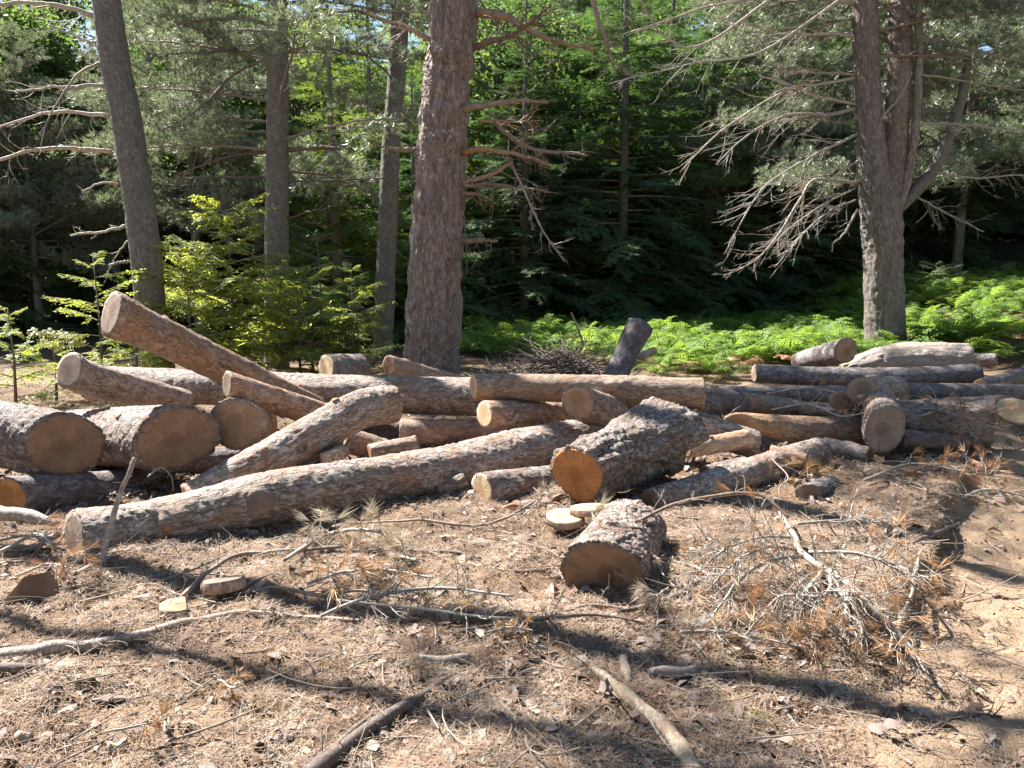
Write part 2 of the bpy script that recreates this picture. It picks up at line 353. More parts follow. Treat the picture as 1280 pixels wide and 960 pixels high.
BK = {
 'grey': mat_bark('bark_grey', (0.50, 0.425, 0.375), (0.075, 0.046, 0.034), (0.38, 0.24, 0.165), 26, 0.35, 1.0, 0.02, 0.6),
 'red': mat_bark('bark_red', (0.44, 0.345, 0.29), (0.09, 0.052, 0.038), (0.42, 0.27, 0.18), 24, 0.4, 0.8, 0.014, 0.6),
 'tan': mat_bark('bark_tan', (0.45, 0.35, 0.27), (0.14, 0.075, 0.045), (0.42, 0.26, 0.16), 28, 0.3, 0.7, 0.012, 0.6),
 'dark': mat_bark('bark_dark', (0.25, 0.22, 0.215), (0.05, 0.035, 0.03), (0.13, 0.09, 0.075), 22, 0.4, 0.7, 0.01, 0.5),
 'rough': mat_bark('bark_rough', (0.47, 0.40, 0.36), (0.10, 0.055, 0.04), (0.24, 0.145, 0.105), 24, 0.55, 1.0, 0.02, 0.6),
 'trunk': mat_bark('bark_trunk', (0.33, 0.285, 0.26), (0.085, 0.06, 0.048), (0.25, 0.19, 0.16), 24, 0.09, 0.9, 0.014, 0.55),
 'slim': mat_bark('bark_slim', (0.22, 0.20, 0.18), (0.08, 0.062, 0.052), (0.17, 0.145, 0.125), 30, 0.35, 0.7, 0.01, 0.5),
 'bare': mat_bark('bare_wood', (0.42, 0.36, 0.31), (0.22, 0.15, 0.11), (0.42, 0.33, 0.26), 30, 0.05, 0.8, 0.01, 0.5),
}
CUT = {
 'tan': mat_cut('cut_tan', (0.46, 0.30, 0.19), (0.38, 0.235, 0.145), (0.28, 0.165, 0.095), (0.27, 0.14, 0.08), 0.3),
 'cream': mat_cut('cut_cream', (0.70, 0.55, 0.36), (0.60, 0.44, 0.26), (0.46, 0.31, 0.17), (0.45, 0.28, 0.15), 0.15),
 'orange': mat_cut('cut_orange', (0.56, 0.27, 0.10), (0.46, 0.20, 0.07), (0.34, 0.14, 0.05), (0.30, 0.12, 0.045), 0.45),
 'brown': mat_cut('cut_brown', (0.33, 0.205, 0.125), (0.27, 0.16, 0.10), (0.19, 0.11, 0.07), (0.17, 0.09, 0.055), 0.5),
 'grey': mat_cut('cut_grey', (0.36, 0.285, 0.225), (0.29, 0.215, 0.165), (0.21, 0.15, 0.11), (0.18, 0.11, 0.08), 0.4),
}
M_STICK = mat_bark('stick_bark', (0.40, 0.335, 0.28), (0.15, 0.10, 0.075), (0.27, 0.20, 0.155), 60, 0.2, 0.5, 0.004, 0.6)
M_STICKD = mat_bark('stick_bark_dark', (0.19, 0.145, 0.12), (0.06, 0.04, 0.035), (0.13, 0.095, 0.075), 60, 0.2, 0.5, 0.004, 0.5)
M_PALE = mat_bark('stick_pale', (0.44, 0.37, 0.295), (0.30, 0.20, 0.13), (0.34, 0.25, 0.175), 40, 0.12, 0.5, 0.004, 0.5)
M_TWIG = mat_island('twig_wood', [(0.36, 0.30, 0.25), (0.24, 0.18, 0.14), (0.44, 0.38, 0.32), (0.17, 0.12, 0.09)])
M_DEADTW = mat_island('dead_twigs', [(0.30, 0.26, 0.22), (0.22, 0.18, 0.15), (0.38, 0.33, 0.28)])
M_GREYW = mat_bark('grey_dead_wood', (0.46, 0.405, 0.34), (0.20, 0.16, 0.135), (0.38, 0.34, 0.30), 40, 0.15, 0.5, 0.004, 0.5)
M_ORTW = mat_bark('broken_branch_wood', (0.34, 0.26, 0.205), (0.13, 0.085, 0.06), (0.38, 0.23, 0.14), 40, 0.15, 0.6, 0.006, 0.6)
M_CHIP = mat_island('wood_chip', [(0.46, 0.38, 0.31), (0.34, 0.24, 0.17), (0.60, 0.52, 0.43), (0.24, 0.15, 0.10), (0.42, 0.36, 0.31), (0.18, 0.11, 0.075), (0.50, 0.40, 0.30)], patch=(0.26, 0.17, 0.115))
M_BARKCHIP = mat_island('bark_flake', [(0.20, 0.14, 0.11), (0.36, 0.30, 0.26), (0.24, 0.15, 0.105), (0.13, 0.09, 0.075), (0.42, 0.36, 0.32), (0.30, 0.21, 0.16)], bump=0.8)
M_NEEDLE = mat_island('dry_needle', [(0.46, 0.36, 0.245), (0.34, 0.21, 0.125), (0.58, 0.49, 0.38), (0.34, 0.19, 0.095), (0.53, 0.47, 0.39), (0.24, 0.13, 0.075)], patch=(0.21, 0.115, 0.065))
M_RUST = mat_leaf('rusty_needle', [(0.42, 0.24, 0.11), (0.34, 0.17, 0.07), (0.48, 0.33, 0.19), (0.30, 0.16, 0.08)], (0.5, 0.26, 0.08), 0.25, 0.04)
M_PALETUFT = mat_leaf('faded_needle', [(0.46, 0.38, 0.29), (0.38, 0.29, 0.21), (0.52, 0.45, 0.36)], (0.5, 0.38, 0.24), 0.2, 0.04)
M_PINE = mat_leaf('pine_needle', [(0.13, 0.165, 0.095), (0.18, 0.21, 0.135), (0.10, 0.14, 0.075), (0.22, 0.23, 0.165)], (0.34, 0.40, 0.18), 0.38, 0.11, 0.45)
M_FIR = mat_leaf('fir_needle', [(0.045, 0.10, 0.04), (0.06, 0.12, 0.045), (0.035, 0.085, 0.04), (0.085, 0.15, 0.05)], (0.16, 0.30, 0.05), 0.38, 0.03, 0.55)
M_FIRB = mat_leaf('bright_fir_needle', [(0.06, 0.125, 0.03), (0.09, 0.17, 0.035), (0.05, 0.11, 0.035), (0.13, 0.20, 0.045)], (0.38, 0.52, 0.06), 0.48, 0.03, 0.5)
M_BROAD = mat_leaf('broad_leaf', [(0.06, 0.115, 0.035), (0.085, 0.145, 0.045), (0.045, 0.09, 0.035), (0.11, 0.16, 0.055)], (0.28, 0.40, 0.09), 0.42, 0.025, 0.55)
M_BEECH = mat_leaf('sapling_leaf', [(0.14, 0.22, 0.035), (0.18, 0.26, 0.045), (0.10, 0.17, 0.035), (0.24, 0.29, 0.06)], (0.70, 0.75, 0.10), 0.55, 0.03, 0.5)
M_FERN = mat_leaf('fern_frond', [(0.10, 0.20, 0.035), (0.14, 0.26, 0.045), (0.085, 0.17, 0.035), (0.19, 0.28, 0.06)], (0.48, 0.66, 0.09), 0.46, 0.02, 0.6)
M_GROUND = mat_ground()

# ------------------------------------------------------------------ ground sheet
def build_ground():
    xs = np.concatenate([-np.geomspace(200, 7.2, 34), np.arange(-7, 7.01, 0.04), np.geomspace(7.2, 200, 34)])
    ys = np.concatenate([np.linspace(-60, 1.2, 14), np.arange(1.3, 10.5, 0.032), np.arange(10.6, 22, 0.15), np.geomspace(22.3, 330, 46)])
    X, Y = np.meshgrid(xs, ys); Z = gz(X, Y)
    V = np.stack([X, Y, Z], -1).reshape(-1, 3); nx, ny = len(xs), len(ys)
    i = np.arange(ny - 1)[:, None] * nx + np.arange(nx - 1)[None]; i = i.ravel()
    o = mesh('ground', V, np.stack([i, i + 1, i + nx + 1, i + nx], -1), M_GROUND, smooth=True); tag(o, kind='structure')
build_ground()

# ------------------------------------------------------------------ logs
def log_mesh(pts, rad, ds=0.02, nseg=None, rough=0.006, cell=(0.035, 0.10), furrow=0.0, lump=0.05, seed=1, nA=None, nB=None, knots=(), ell=0.05, flare=None):
    """pts in local space, axis near +Z. Returns V, quads, (rimA, rimB) shapes."""
    pts = np.asarray(pts, float); rad = np.asarray(rad, float)
    Ltot = np.linalg.norm(np.diff(pts, axis=0), axis=1).sum()
    m = max(8, int(Ltot / ds)); path = smoothpath(np.column_stack([pts, rad]), m); c, r = path[:, :3], path[:, 3]
    n = nseg or int(np.clip(2 * math.pi * r.mean() / ds, 20, 128))
    T, X, Y = frames(c); a = np.arange(n) * 2 * math.pi / n
    s = np.linspace(0, Ltot, m); S, A = np.meshgrid(s, a, indexing='ij'); Rm = r[:, None] * np.ones_like(A)
    ca, sa = np.cos(A), np.sin(A)
    low = 1 + lump * fbm(ca * 0.9 + 7 * seed, sa * 0.9, S * 1.7, seed, 3) + ell * np.cos(2 * (A - seed))
    base = Rm * low
    nu = max(4, int(round(2 * math.pi * r.mean() / cell[0])))
    wob = 0.35 * vn(ca * 3, sa * 3, S * 9, seed + 3)
    e, idv = worley(A / (2 * math.pi) * nu + wob, S / cell[1] + wob, nu, seed)
    pl = sm(0.02, 0.35, e) * (0.65 + 0.7 * idv)
    gk = sm(-0.35, 0.25, vn(ca * 2.2, sa * 2.2, S * 3.1, seed + 6)); pl = pl * (1 - .55 * gk) + .33 * gk
    if rough > .0115: pl = sm(0.03, 0.16, e) * (0.45 + 0.75 * idv) - .35 * sm(.5, -.2, vn(ca * 3, sa * 3, S * 7, seed + 9)) * (idv > .55)
    d = rough * (pl - 0.6) + min(rough, .006) * 0.5 * fbm(ca * 14 * Rm * 6, sa * 14 * Rm * 6, S * 50, seed + 5, 2)
    if furrow: d = d + furrow * (2 * np.abs(vn(ca * nu * .36 + .5 * vn(ca * 4, sa * 4, S * 4, 2), sa * nu * .36 + .5 * vn(ca * 4, sa * 4, S * 4, 4), S * 1.5, seed + 8)) ** .7 - .6)
    if flare is not None: d = d + flare(S / Ltot, A, r)
    for (ks, ka, ksz, kamp) in knots:
        da = (A - ka + math.pi) % (2 * math.pi) - math.pi
        q = ((S - ks) ** 2 + (da * Rm) ** 2) / ksz ** 2; d = d + kamp * np.exp(-q)
    RR = base + d
    V = c[:, None] + RR[..., None] * (X[:, None] * ca[..., None] + Y[:, None] * sa[..., None])
    def tilt(V, ce, nrm, sgn, ref):
        nz = nrm[2] if abs(nrm[2]) > 0.35 else 0.35 * sgn
        k = np.clip([-nrm[0] / nz, -nrm[1] / nz], -1.6, 1.6)
        return (V[..., 0] - ce[0]) * k[0] + (V[..., 1] - ce[1]) * k[1]
    wA = np.clip(1 - s / (3 * r[0]), 0, 1)[:, None]; wB = np.clip(1 - (Ltot - s) / (3 * r[-1]), 0, 1)[:, None]
    rag = vn(ca[0] * 9, sa[0] * 9, 0 * a, seed + 20) + .6 * vn(ca[0] * 23, sa[0] * 23, 0 * a, seed + 21); V[0, :, 2] += .007 * rag; V[-1, :, 2] += .007 * rag
    kA = nA is not None; kB = nB is not None
    if kA: V[..., 2] += tilt(V, c[0], nA, -1, 0) * wA
    if kB: V[..., 2] += tilt(V, c[-1], nB, 1, 0) * wB
    info = dict(c=c, r=r, T=T, X=X, Y=Y, s=s, a=a, m=m, n=n, V=V.copy())
    # close the bark inwards behind each cut face
    eA = c[0] + (V[0] - c[0]) * 0.82; eB = c[-1] + (V[-1] - c[-1]) * 0.82
    VV = np.vstack([eA[None], V, eB[None]]).reshape(-1, 3); mm = m + 2
    i = np.arange(mm - 1)[:, None] * n; j = np.arange(n)[None]; k = (j + 1) % n
    Q = np.stack([i + j, i + k, i + n + k, i + n + j], -1).reshape(-1, 4)
    return VV, Q, info
def cut_disc(rim, ce, out, frac=0.955, rings=7, seed=0, off=0.003):
    rim = np.asarray(rim); n = len(rim); kk_ = max(2, n // 16); rim = sum(np.roll(rim, q, 0) for q in range(-kk_, kk_ + 1)) / (2 * kk_ + 1); out = np.asarray(out); Vs = []
    fr = np.array([1.0] + list(np.linspace(1, 0.12, rings)))
    for q, f in enumerate(fr):
        p = ce + (rim - ce) * f * frac + out * (off if q else -0.012); Vs.append(p)
    V = np.vstack(Vs + [ce + out * off]); m = len(fr)
    i = np.arange(m - 1)[:, None] * n; j = np.arange(n)[None]; k = (j + 1) % n
    Q = np.stack([i + j, i + k, i + n + k, i + n + j], -1).reshape(-1, 4)
    jj = np.arange(n); Tr = np.stack([(m - 1) * n + jj, (m - 1) * n + (jj + 1) % n, 0 * jj + m * n], -1)
    return V - ce, Q, Tr
_ls = [10]; wood_lines = []
def log(label, A, B, bark='grey', cut='tan', mids=(), ds=0.02, rough=0.005, cell=(0.035, 0.10), lump=0.05, nA=None, nB=None, group='felled logs in the pile', name='log', cat='log', knots=(), cutB=None, ell=0.04, flare=None, furrow=0, disc_frac=0.955, world=None):
    """A, B, mids: (px, py, depth, radius) of the log's centre line in the photograph, put at their own real depth"""
    _ls[0] += 1; seed = _ls[0]
    if world is None:
        pw = [P(*q[:3]) for q in (A, *mids, B)]; rad = [q[3] for q in (A, *mids, B)]
    else: pw, rad = [np.array(q[:3], float) for q in world], [q[3] for q in world]
    o = pw[0]; z = pw[-1] - o; z /= np.linalg.norm(z)
    up = np.array([0, 0, 1.0]) if abs(z[2]) < 0.9 else np.array([1.0, 0, 0]); x = np.cross(up, z); x /= np.linalg.norm(x); y = np.cross(z, x)
    M = np.stack([x, y, z], -1)                       # local -> world
    loc = [M.T @ (p - o) for p in pw]
    lA = None if nA is None else M.T @ (np.array(nA, float) / np.linalg.norm(nA)); lB = None if nB is None else M.T @ (np.array(nB, float) / np.linalg.norm(nB))
    kw = dict(ds=ds, rough=rough, cell=cell, lump=lump, seed=seed, nA=lA, nB=lB, ell=ell, flare=flare, furrow=furrow)
    V, Q, inf = log_mesh(loc, rad, **kw)
    kn = []; rk = np.random.default_rng(seed * 7); Lw = np.linalg.norm(pw[-1] - pw[0]); wood_lines.append((pw[0], pw[-1], rad[0]))
    for q in range(int(min(6, 1 + Lw * 2.2))):
        ri = int(inf['m'] * rk.uniform(.12, .9)); ai = int(rk.integers(0, inf['n'])); kn.append((inf['s'][ri], inf['a'][ai], rk.uniform(.03, .06), rk.uniform(.006, .02), rk.uniform(.014, .03) if q % 2 else 0, ri, ai))
    if knots:
        W = inf['V'].reshape(-1, 3) @ M.T + o; qx, qy, qz = proj(W)
        for (kx, ky, ksz, amp, disc) in knots:
            sc_ = (qx - kx) ** 2 + (qy - ky) ** 2 + (qz - qz.min()) * 40; b = int(np.argmin(sc_)); ri, ai = divmod(b, inf['n'])
            kn.append((inf['s'][ri], inf['a'][ai], ksz, amp, disc, ri, ai))
    if kn:
        V, Q, inf = log_mesh(loc, rad, knots=[k[:4] for k in kn], **kw)
    root = empty(name, o, label, cat, group); root.rotation_mode = 'QUATERNION'
    root.rotation_quaternion = Matrix([list(r_) for r_ in M]).to_quaternion()
    mesh('bark', V, Q, BK[bark], root, smooth=True)
    for e, (idx, sg) in enumerate(((0, -1), (-1, 1))):
        rim = inf['V'][idx]; ce = rim.mean(0); t1 = rim[len(rim) // 4] - ce; t0 = rim[0] - ce; nn = np.cross(t0, t1); nn /= np.linalg.norm(nn)
        if nn[2] * sg < 0: nn = -nn
        Vd, Qd, Td = cut_disc(rim, ce, nn, disc_frac, seed=seed)
        cm = CUT[cut if e == 0 else (cutB or cut)]
        f = mesh('cut_face', Vd, [Qd, Td], cm, root); f.location = ce
    for (ks, ka, ksz, amp, disc, ri, ai) in kn:
        if not disc: continue
        c0 = inf['V'][ri, ai]; outv = c0 - inf['c'][ri]; outv /= np.linalg.norm(outv); tz = inf['T'][ri]; sx_ = np.cross(tz, outv)
        n_ = 18; aa = np.arange(n_) * 2 * math.pi / n_; rr_ = disc * (1 + 0.10 * np.sin(aa * 3 + seed))
        rim = c0 + outv * 0.002 + rr_[:, None] * (tz * np.cos(aa)[:, None] + sx_ * 0.85 * np.sin(aa)[:, None])
        low_ = rim - outv * 0.05 + (rim - c0) * 0.25
        Vk = np.vstack([low_, rim, [c0 + outv * 0.004]]) - c0; j = np.arange(n_); k2 = (j + 1) % n_
        kf = mesh('knot', Vk, [np.stack([j, k2, n_ + k2, n_ + j], -1), np.stack([n_ + j, n_ + k2, 0 * j + 2 * n_], -1)], CUT['grey'] if disc > 0.05 else CUT['tan'], root); kf.location = c0
    return root

# --- left part of the pile
log('thick reddish log propped at a slant above the others', (139, 392, 5.5, .162), (395, 512, 7.0, .125), 'red', 'grey', mids=[(225, 432, 6.0, .145)], ds=.016, nA=(-.75, -.62, .28), rough=.007, knots=[(176, 395, .05, .012, 0), (240, 430, .06, .008, 0)])
log('thick grey barked log at the left edge with a brown face turned right', (81, 557, 5.2, .225), (-100, 528, 5.75, .235), 'rough', 'brown', ds=.014, nA=(.62, -.78, -.05), rough=.014, cell=(.05, .08), lump=.09, ell=.05)
log('low log at the bottom left edge with an orange end below the thick grey log', (10, 622, 4.85, .128), (205, 606, 5.9, .13), 'dark', 'orange', ds=.018, nA=(-.1, -1, 0))
log('thick log with a broad brown end left of the round ended log', (222, 549, 5.35, .232), (95, 545, 6.25, .225), 'rough', 'brown', ds=.014, nA=(.38, -.92, -.05), rough=.012, cell=(.05, .08), lump=.07, knots=[(222, 560, .03, 0, 0)])
log('log with a full round pale brown end facing the viewer at the left', (296, 531, 5.55, .195), (318, 528, 6.35, .19), 'tan', 'tan', ds=.015, nA=(-.12, -1, 0), rough=.006)
log('tapering reddish log with a flared pale end lying on top at the far left', (87, 463, 6.0, .125), (232, 503, 6.9, .105), 'red', 'grey', mids=[(125, 478, 6.2, .13)], ds=.016, nA=(-.35, -.9, .2), flare=lambda t, A, r: .02 * np.exp(-(t / .08) ** 2))
log('long log lying level behind the slanting logs with a knot on its side', (112, 479, 7.7, .175), (612, 497, 7.1, .185), 'grey', 'tan', ds=.022, rough=.009, lump=.06, knots=[(371, 484, .06, .02, .045), (560, 500, .05, .01, 0)])
log('slim reddish log resting on the round ended log, oval cut at its upper end', (284, 481, 5.65, .098), (412, 522, 6.45, .11), 'red', 'grey', ds=.015, nA=(-.8, -.6, .1), rough=.004)
log('bent log climbing from lower left to the upper middle of the pile', (238, 628, 4.95, .12), (493, 504, 6.0, .142), 'grey', 'tan', mids=[(320, 583, 5.2, .132), (405, 536, 5.6, .145), (455, 511, 5.85, .142)], ds=.015, rough=.009, knots=[(330, 590, .05, .01, 0)])
log('long front log running from the lower left to the middle with a large knot scar', (92, 676, 4.2, .168), (542, 590, 5.35, .178), 'grey', 'grey', mids=[(200, 655, 4.45, .162), (330, 625, 4.75, .175), (440, 605, 5.05, .172)], ds=.0125, rough=.009, lump=.06, nA=(-.72, -.68, .1), knots=[(326, 628, .11, .03, .085), (511, 598, .04, .006, .034), (208, 660, .05, .012, .026), (188, 634, .06, .015, 0)])
log('log continuing the long front log upward to the right behind the shaggy stump', (537, 593, 5.38, .17), (742, 547, 6.4, .17), 'grey', 'tan', mids=[(630, 570, 5.8, .178)], ds=.015, rough=.010)
log('low log half hidden under the long level log in the middle of the pile', (500, 540, 6.9, .125), (668, 545, 7.0, .12), 'red', 'tan', ds=.02)
log('small reddish log lying in the gap behind the bent log', (432, 549, 6.1, .10), (560, 590, 6.3, .11), 'red', 'tan', ds=.02)
log('short pale log standing out behind the pile with a bright end', (408, 461, 8.5, .165), (450, 459, 9.0, .155), 'grey', 'cream', ds=.02, nA=(-.75, -.65, .1), rough=.012)
log('thin reddish log behind the pile just left of the big pine trunk', (487, 457, 8.3, .105), (580, 482, 9.0, .10), 'tan', 'tan', ds=.02, nA=(-.55, -.8, .1))
# --- middle
log('straight tan log lying level on top of the middle with a bright left end', (592, 483, 6.55, .108), (878, 492, 6.45, .135), 'tan', 'cream', mids=[(735, 487, 6.5, .122)], ds=.016, rough=.005, lump=.05, nA=(-.95, -.3, 0), knots=[(640, 472, .05, .01, 0), (780, 480, .05, .014, 0)])
log('short log with a bright striped end tucked under the straight tan log', (606, 518, 6.25, .112), (728, 516, 6.9, .115), 'red', 'cream', ds=.016, nA=(-.80, -.6, .1), rough=.007)
log('log with a round tan end poking toward the viewer under the straight tan log', (723, 503, 5.9, .125), (792, 521, 6.8, .12), 'grey', 'tan', ds=.016, nA=(-.2, -.97, .05), rough=.007)
def shag(t, A, r):
    return .05 * t ** 2 * (1 + 1.0 * np.sin(A * 3 + 1)) + .035 * np.maximum(fbm(np.cos(A) * 2.2, np.sin(A) * 2.2, t * 4, 77, 3), -.3)
log('thick shaggy root stump with an orange sawn face in the middle front of the pile', (722, 592, 4.95, .205), (836, 541, 5.75, .215), 'rough', 'orange', mids=[(780, 565, 5.35, .205)], ds=.0095, rough=.020, cell=(.05, .085), lump=.12, nA=(-.62, -.76, -.22), flare=shag)
log('short thick log with scaly grey bark standing alone nearest the viewer', (754, 717, 3.62, .20), (790, 662, 4.32, .188), 'rough', 'brown', ds=.0075, rough=.016, cell=(.042, .060), lump=.06, nA=(-.16, -.95, -.34))
log('small log with a bright round end at the middle front beside the shaggy stump', (602, 612, 5.2, .112), (700, 602, 5.6, .115), 'grey', 'cream', ds=.0135, nA=(-.72, -.7, .05), rough=.007)
log('thin log on the ground behind the small bright ended log', (546, 629, 5.25, .075), (625, 628, 5.5, .08), 'red', 'tan', ds=.014)
log('split chunk of log on the ground below the small bright ended log', (640, 641, 4.9, .062), (702, 632, 5.05, .075), 'red', 'orange', ds=.013, nA=(-.3, -.9, .2), nB=(.8, -.6, .1), lump=.15)
log('short billet lying against the joint of the two front logs', (546, 612, 5.2, .05), (580, 600, 5.3, .055), 'grey', 'tan', ds=.013, lump=.12)
# --- right of the middle
log('slanting log in front of the right part pointing from the stump up to the right', (812, 632, 5.05, .105), (1023, 567, 6.3, .13), 'grey', 'tan', mids=[(905, 603, 5.5, .118)], ds=.014, rough=.006)
log('bright barked log coming out behind the shaggy stump', (838, 524, 6.35, .13), (945, 556, 6.3, .115), 'grey', 'grey', ds=.016, rough=.009)
log('thin log lying low between the shaggy stump and the slanting log', (858, 562, 5.9, .065), (935, 548, 6.15, .075), 'tan', 'tan', ds=.015)
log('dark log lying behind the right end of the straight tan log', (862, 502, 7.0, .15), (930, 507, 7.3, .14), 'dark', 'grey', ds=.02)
log('upper of two thin logs stacked at the right with small round ends facing left', (926, 501, 7.2, .092), (1038, 520, 7.7, .11), 'tan', 'tan', ds=.018, nA=(-.35, -.93, 0))
log('lower of two thin logs stacked at the right with an orange tan bark', (928, 529, 6.6, .092), (1085, 541, 6.9, .135), 'tan', 'tan', mids=[(1000, 536, 6.7, .115)], ds=.016, nA=(-.4, -.9, 0), knots=[(1012, 533, .04, .012, 0)])
log('upright looking log end in the middle of the right group facing the viewer', (1105, 538, 6.2, .172), (1092, 486, 7.4, .15), 'grey', 'grey', ds=.016, nA=(-.05, -1, .1), rough=.009, ell=.12)
log('log with a grey round end resting on top of the upright looking log', (1078, 488, 6.75, .118), (1118, 484, 7.8, .12), 'grey', 'grey', ds=.018, nA=(-.15, -1, .1))
log('small log end with a dark face just left of the grey round end', (1049, 501, 6.85, .085), (1085, 497, 7.7, .09), 'grey', 'grey', ds=.018, nA=(-.25, -1, .1))
log('gnarled log lying at the right with a knobbly root end', (1118, 524, 6.85, .15), (1240, 528, 6.6, .165), 'grey', 'grey', ds=.018, rough=.012, lump=.14, flare=lambda t, A, r: .05 * np.exp(-((t - 1) / .18) ** 2) * np.sin(A * 2 + 1))
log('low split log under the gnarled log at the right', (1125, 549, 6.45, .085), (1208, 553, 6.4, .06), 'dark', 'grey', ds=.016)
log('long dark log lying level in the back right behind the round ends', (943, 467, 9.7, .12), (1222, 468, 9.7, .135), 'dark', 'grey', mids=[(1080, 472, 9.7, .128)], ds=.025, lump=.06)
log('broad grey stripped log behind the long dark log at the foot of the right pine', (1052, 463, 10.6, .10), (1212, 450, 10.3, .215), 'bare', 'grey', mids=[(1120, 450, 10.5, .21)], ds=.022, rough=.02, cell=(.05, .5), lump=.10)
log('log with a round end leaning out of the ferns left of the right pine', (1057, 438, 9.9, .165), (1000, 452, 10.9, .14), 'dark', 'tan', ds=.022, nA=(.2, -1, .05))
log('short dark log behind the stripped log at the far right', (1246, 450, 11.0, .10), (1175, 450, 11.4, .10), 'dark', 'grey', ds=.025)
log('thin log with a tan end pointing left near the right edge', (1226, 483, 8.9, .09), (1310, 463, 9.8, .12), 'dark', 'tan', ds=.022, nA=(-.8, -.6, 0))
log('sunlit pale log end cut off by the right edge', (1270, 514, 7.2, .12), (1345, 546, 6.9, .13), 'tan', 'cream', ds=.02, nA=(-.6, -.8, .1))
log('small round billet lying alone on the ground in front of the right group', (1011, 617, 5.25, .072), (1039, 606, 5.6, .068), 'dark', 'dark' if False else 'grey', ds=.012, nA=(-.1, -1, -.05))
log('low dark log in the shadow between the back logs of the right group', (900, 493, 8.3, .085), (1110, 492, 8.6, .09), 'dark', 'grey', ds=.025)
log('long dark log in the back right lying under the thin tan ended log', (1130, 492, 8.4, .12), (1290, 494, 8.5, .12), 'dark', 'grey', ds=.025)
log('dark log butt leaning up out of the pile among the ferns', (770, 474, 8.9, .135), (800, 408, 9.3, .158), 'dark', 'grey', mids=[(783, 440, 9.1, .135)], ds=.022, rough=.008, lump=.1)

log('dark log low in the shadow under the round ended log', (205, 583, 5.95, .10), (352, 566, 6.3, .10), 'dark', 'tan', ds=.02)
log('short stub of log in the gap between the bent log and the continuing log', (462, 566, 5.95, .07), (520, 557, 6.1, .075), 'red', 'tan', ds=.016, lump=.1)
log('thin peeled pole lying in the right group under the grey round end', (1000, 512, 7.3, .045), (1098, 521, 7.2, .05), 'tan', 'tan', ds=.018)
log('thin grey pole lying behind the gnarled log at the right', (1130, 508, 7.8, .06), (1262, 501, 7.9, .06), 'grey', 'grey', ds=.02)
log('short broken chunk between the lower thin log and the slanting log', (962, 566, 5.95, .055), (1008, 575, 5.85, .05), 'red', 'orange', ds=.014, lump=.15)
log('stubby dark log lying behind the slanting log at the right', (1025, 556, 6.6, .08), (1088, 570, 6.3, .075), 'dark', 'grey', ds=.016, lump=.1)
log('small chunk of barky log lying left of the upright looking log end', (880, 592, 5.55, .05), (932, 580, 5.8, .055), 'grey', 'tan', ds=.014, lump=.15)
# --- slabs and wedges of sawn wood
def slab(label, px, py, rad, th=.035, tilt=(0, 0), cut='cream', half=False, h=0.0, d=None, seed=0, n_=30):
    c = G(px, py, h) if d is None else P(px, py, d)
    rng = np.random.default_rng(seed); a = np.linspace(0, 2 * math.pi, n_, endpoint=False)
    r_ = rad * (1 + .06 * np.sin(2 * a + seed) + .04 * np.sin(5 * a + seed * 2)) + rng.normal(0, .003, n_)
    x, y = r_ * np.cos(a), r_ * np.sin(a)
    if half: y = np.maximum(y, -rad * .15)
    rim = np.stack([x, y, 0 * x], -1)
    root = empty('wood_slab', c, label, 'wood slab', 'sawn slabs and wedges on the ground'); root.rotation_euler = (tilt[0], tilt[1], seed)
    Vb = np.vstack([rim + [0, 0, th], rim * [1.03, 1.03, 0] + [0, 0, th * .5], rim, rim * 0.9]); j = np.arange(n_); k = (j + 1) % n_
    Q = np.vstack([np.stack([n_ * q + j, n_ * q + n_ + j, n_ * q + n_ + k, n_ * q + k], -1) for q in range(3)])
    mesh('bark', Vb, Q, BK['red'], root, smooth=True)
    for zz, s_ in ((th, 1), (0, -1)):
        Vd, Qd, Td = cut_disc(rim + [0, 0, zz], np.array([0, 0, zz]), np.array([0, 0, s_ * 1.0]), .97); f = mesh('cut_face', Vd, [Qd, Td], CUT[cut], root); f.location = (0, 0, zz)
    return root
slab('cream round slab on the ground left of the scaly grey log', 706, 652, .125, seed=1, tilt=(.05, -.03), h=.08, cut='cream')
slab('cream slab leaning against the scaly grey log under the stump', 737, 641, .12, seed=3, tilt=(.12, .1), h=.12, cut='cream')
slab('bright slab lying between the bent log and the long front log', 407, 577, .17, seed=5, d=5.45, th=.07, half=True, tilt=(.25, -.12), cut='cream')
slab('pale yellow slab on the litter at the left front', 228, 763, .11, seed=2, th=.03, tilt=(.05, .09), h=.022, cut='tan', half=True)
slab('grey slab on the litter beside the pale yellow slab', 279, 738, .095, seed=4, th=.05, tilt=(.22, -.1), h=.05, cut='grey')
def wedge(label, px, py, s, rot, cut='orange', seed=0, h=0.0):
    c = G(px, py, h); rng = np.random.default_rng(seed)
    b = np.array([[-1, -.5, 0], [1, -.45, 0], [.9, .5, 0], [-.8, .6, 0], [-.15, -.25, .95], [.55, .3, .85]]) * s + rng.normal(0, .04 * s, (6, 3))
    root = empty('wood_wedge', c, label, 'wood wedge', 'sawn slabs and wedges on the ground'); root.rotation_euler = (0, 0, rot)
    mesh('sawn_side', b, [np.array([[0, 1, 4], [1, 5, 4], [1, 2, 5]])], CUT[cut], root)
    mesh('bark', b * 1.0, [np.array([[0, 4, 3], [3, 4, 5], [3, 5, 2]])], BK['red'], root)
wedge('reddish wood wedge on the ground under the left end of the long front log', 42, 745, .12, .3, 'brown', 1)
wedge('small wedge of bark and wood left of the scaly grey log', 690, 742, .05, 1.2, 'tan', 4)
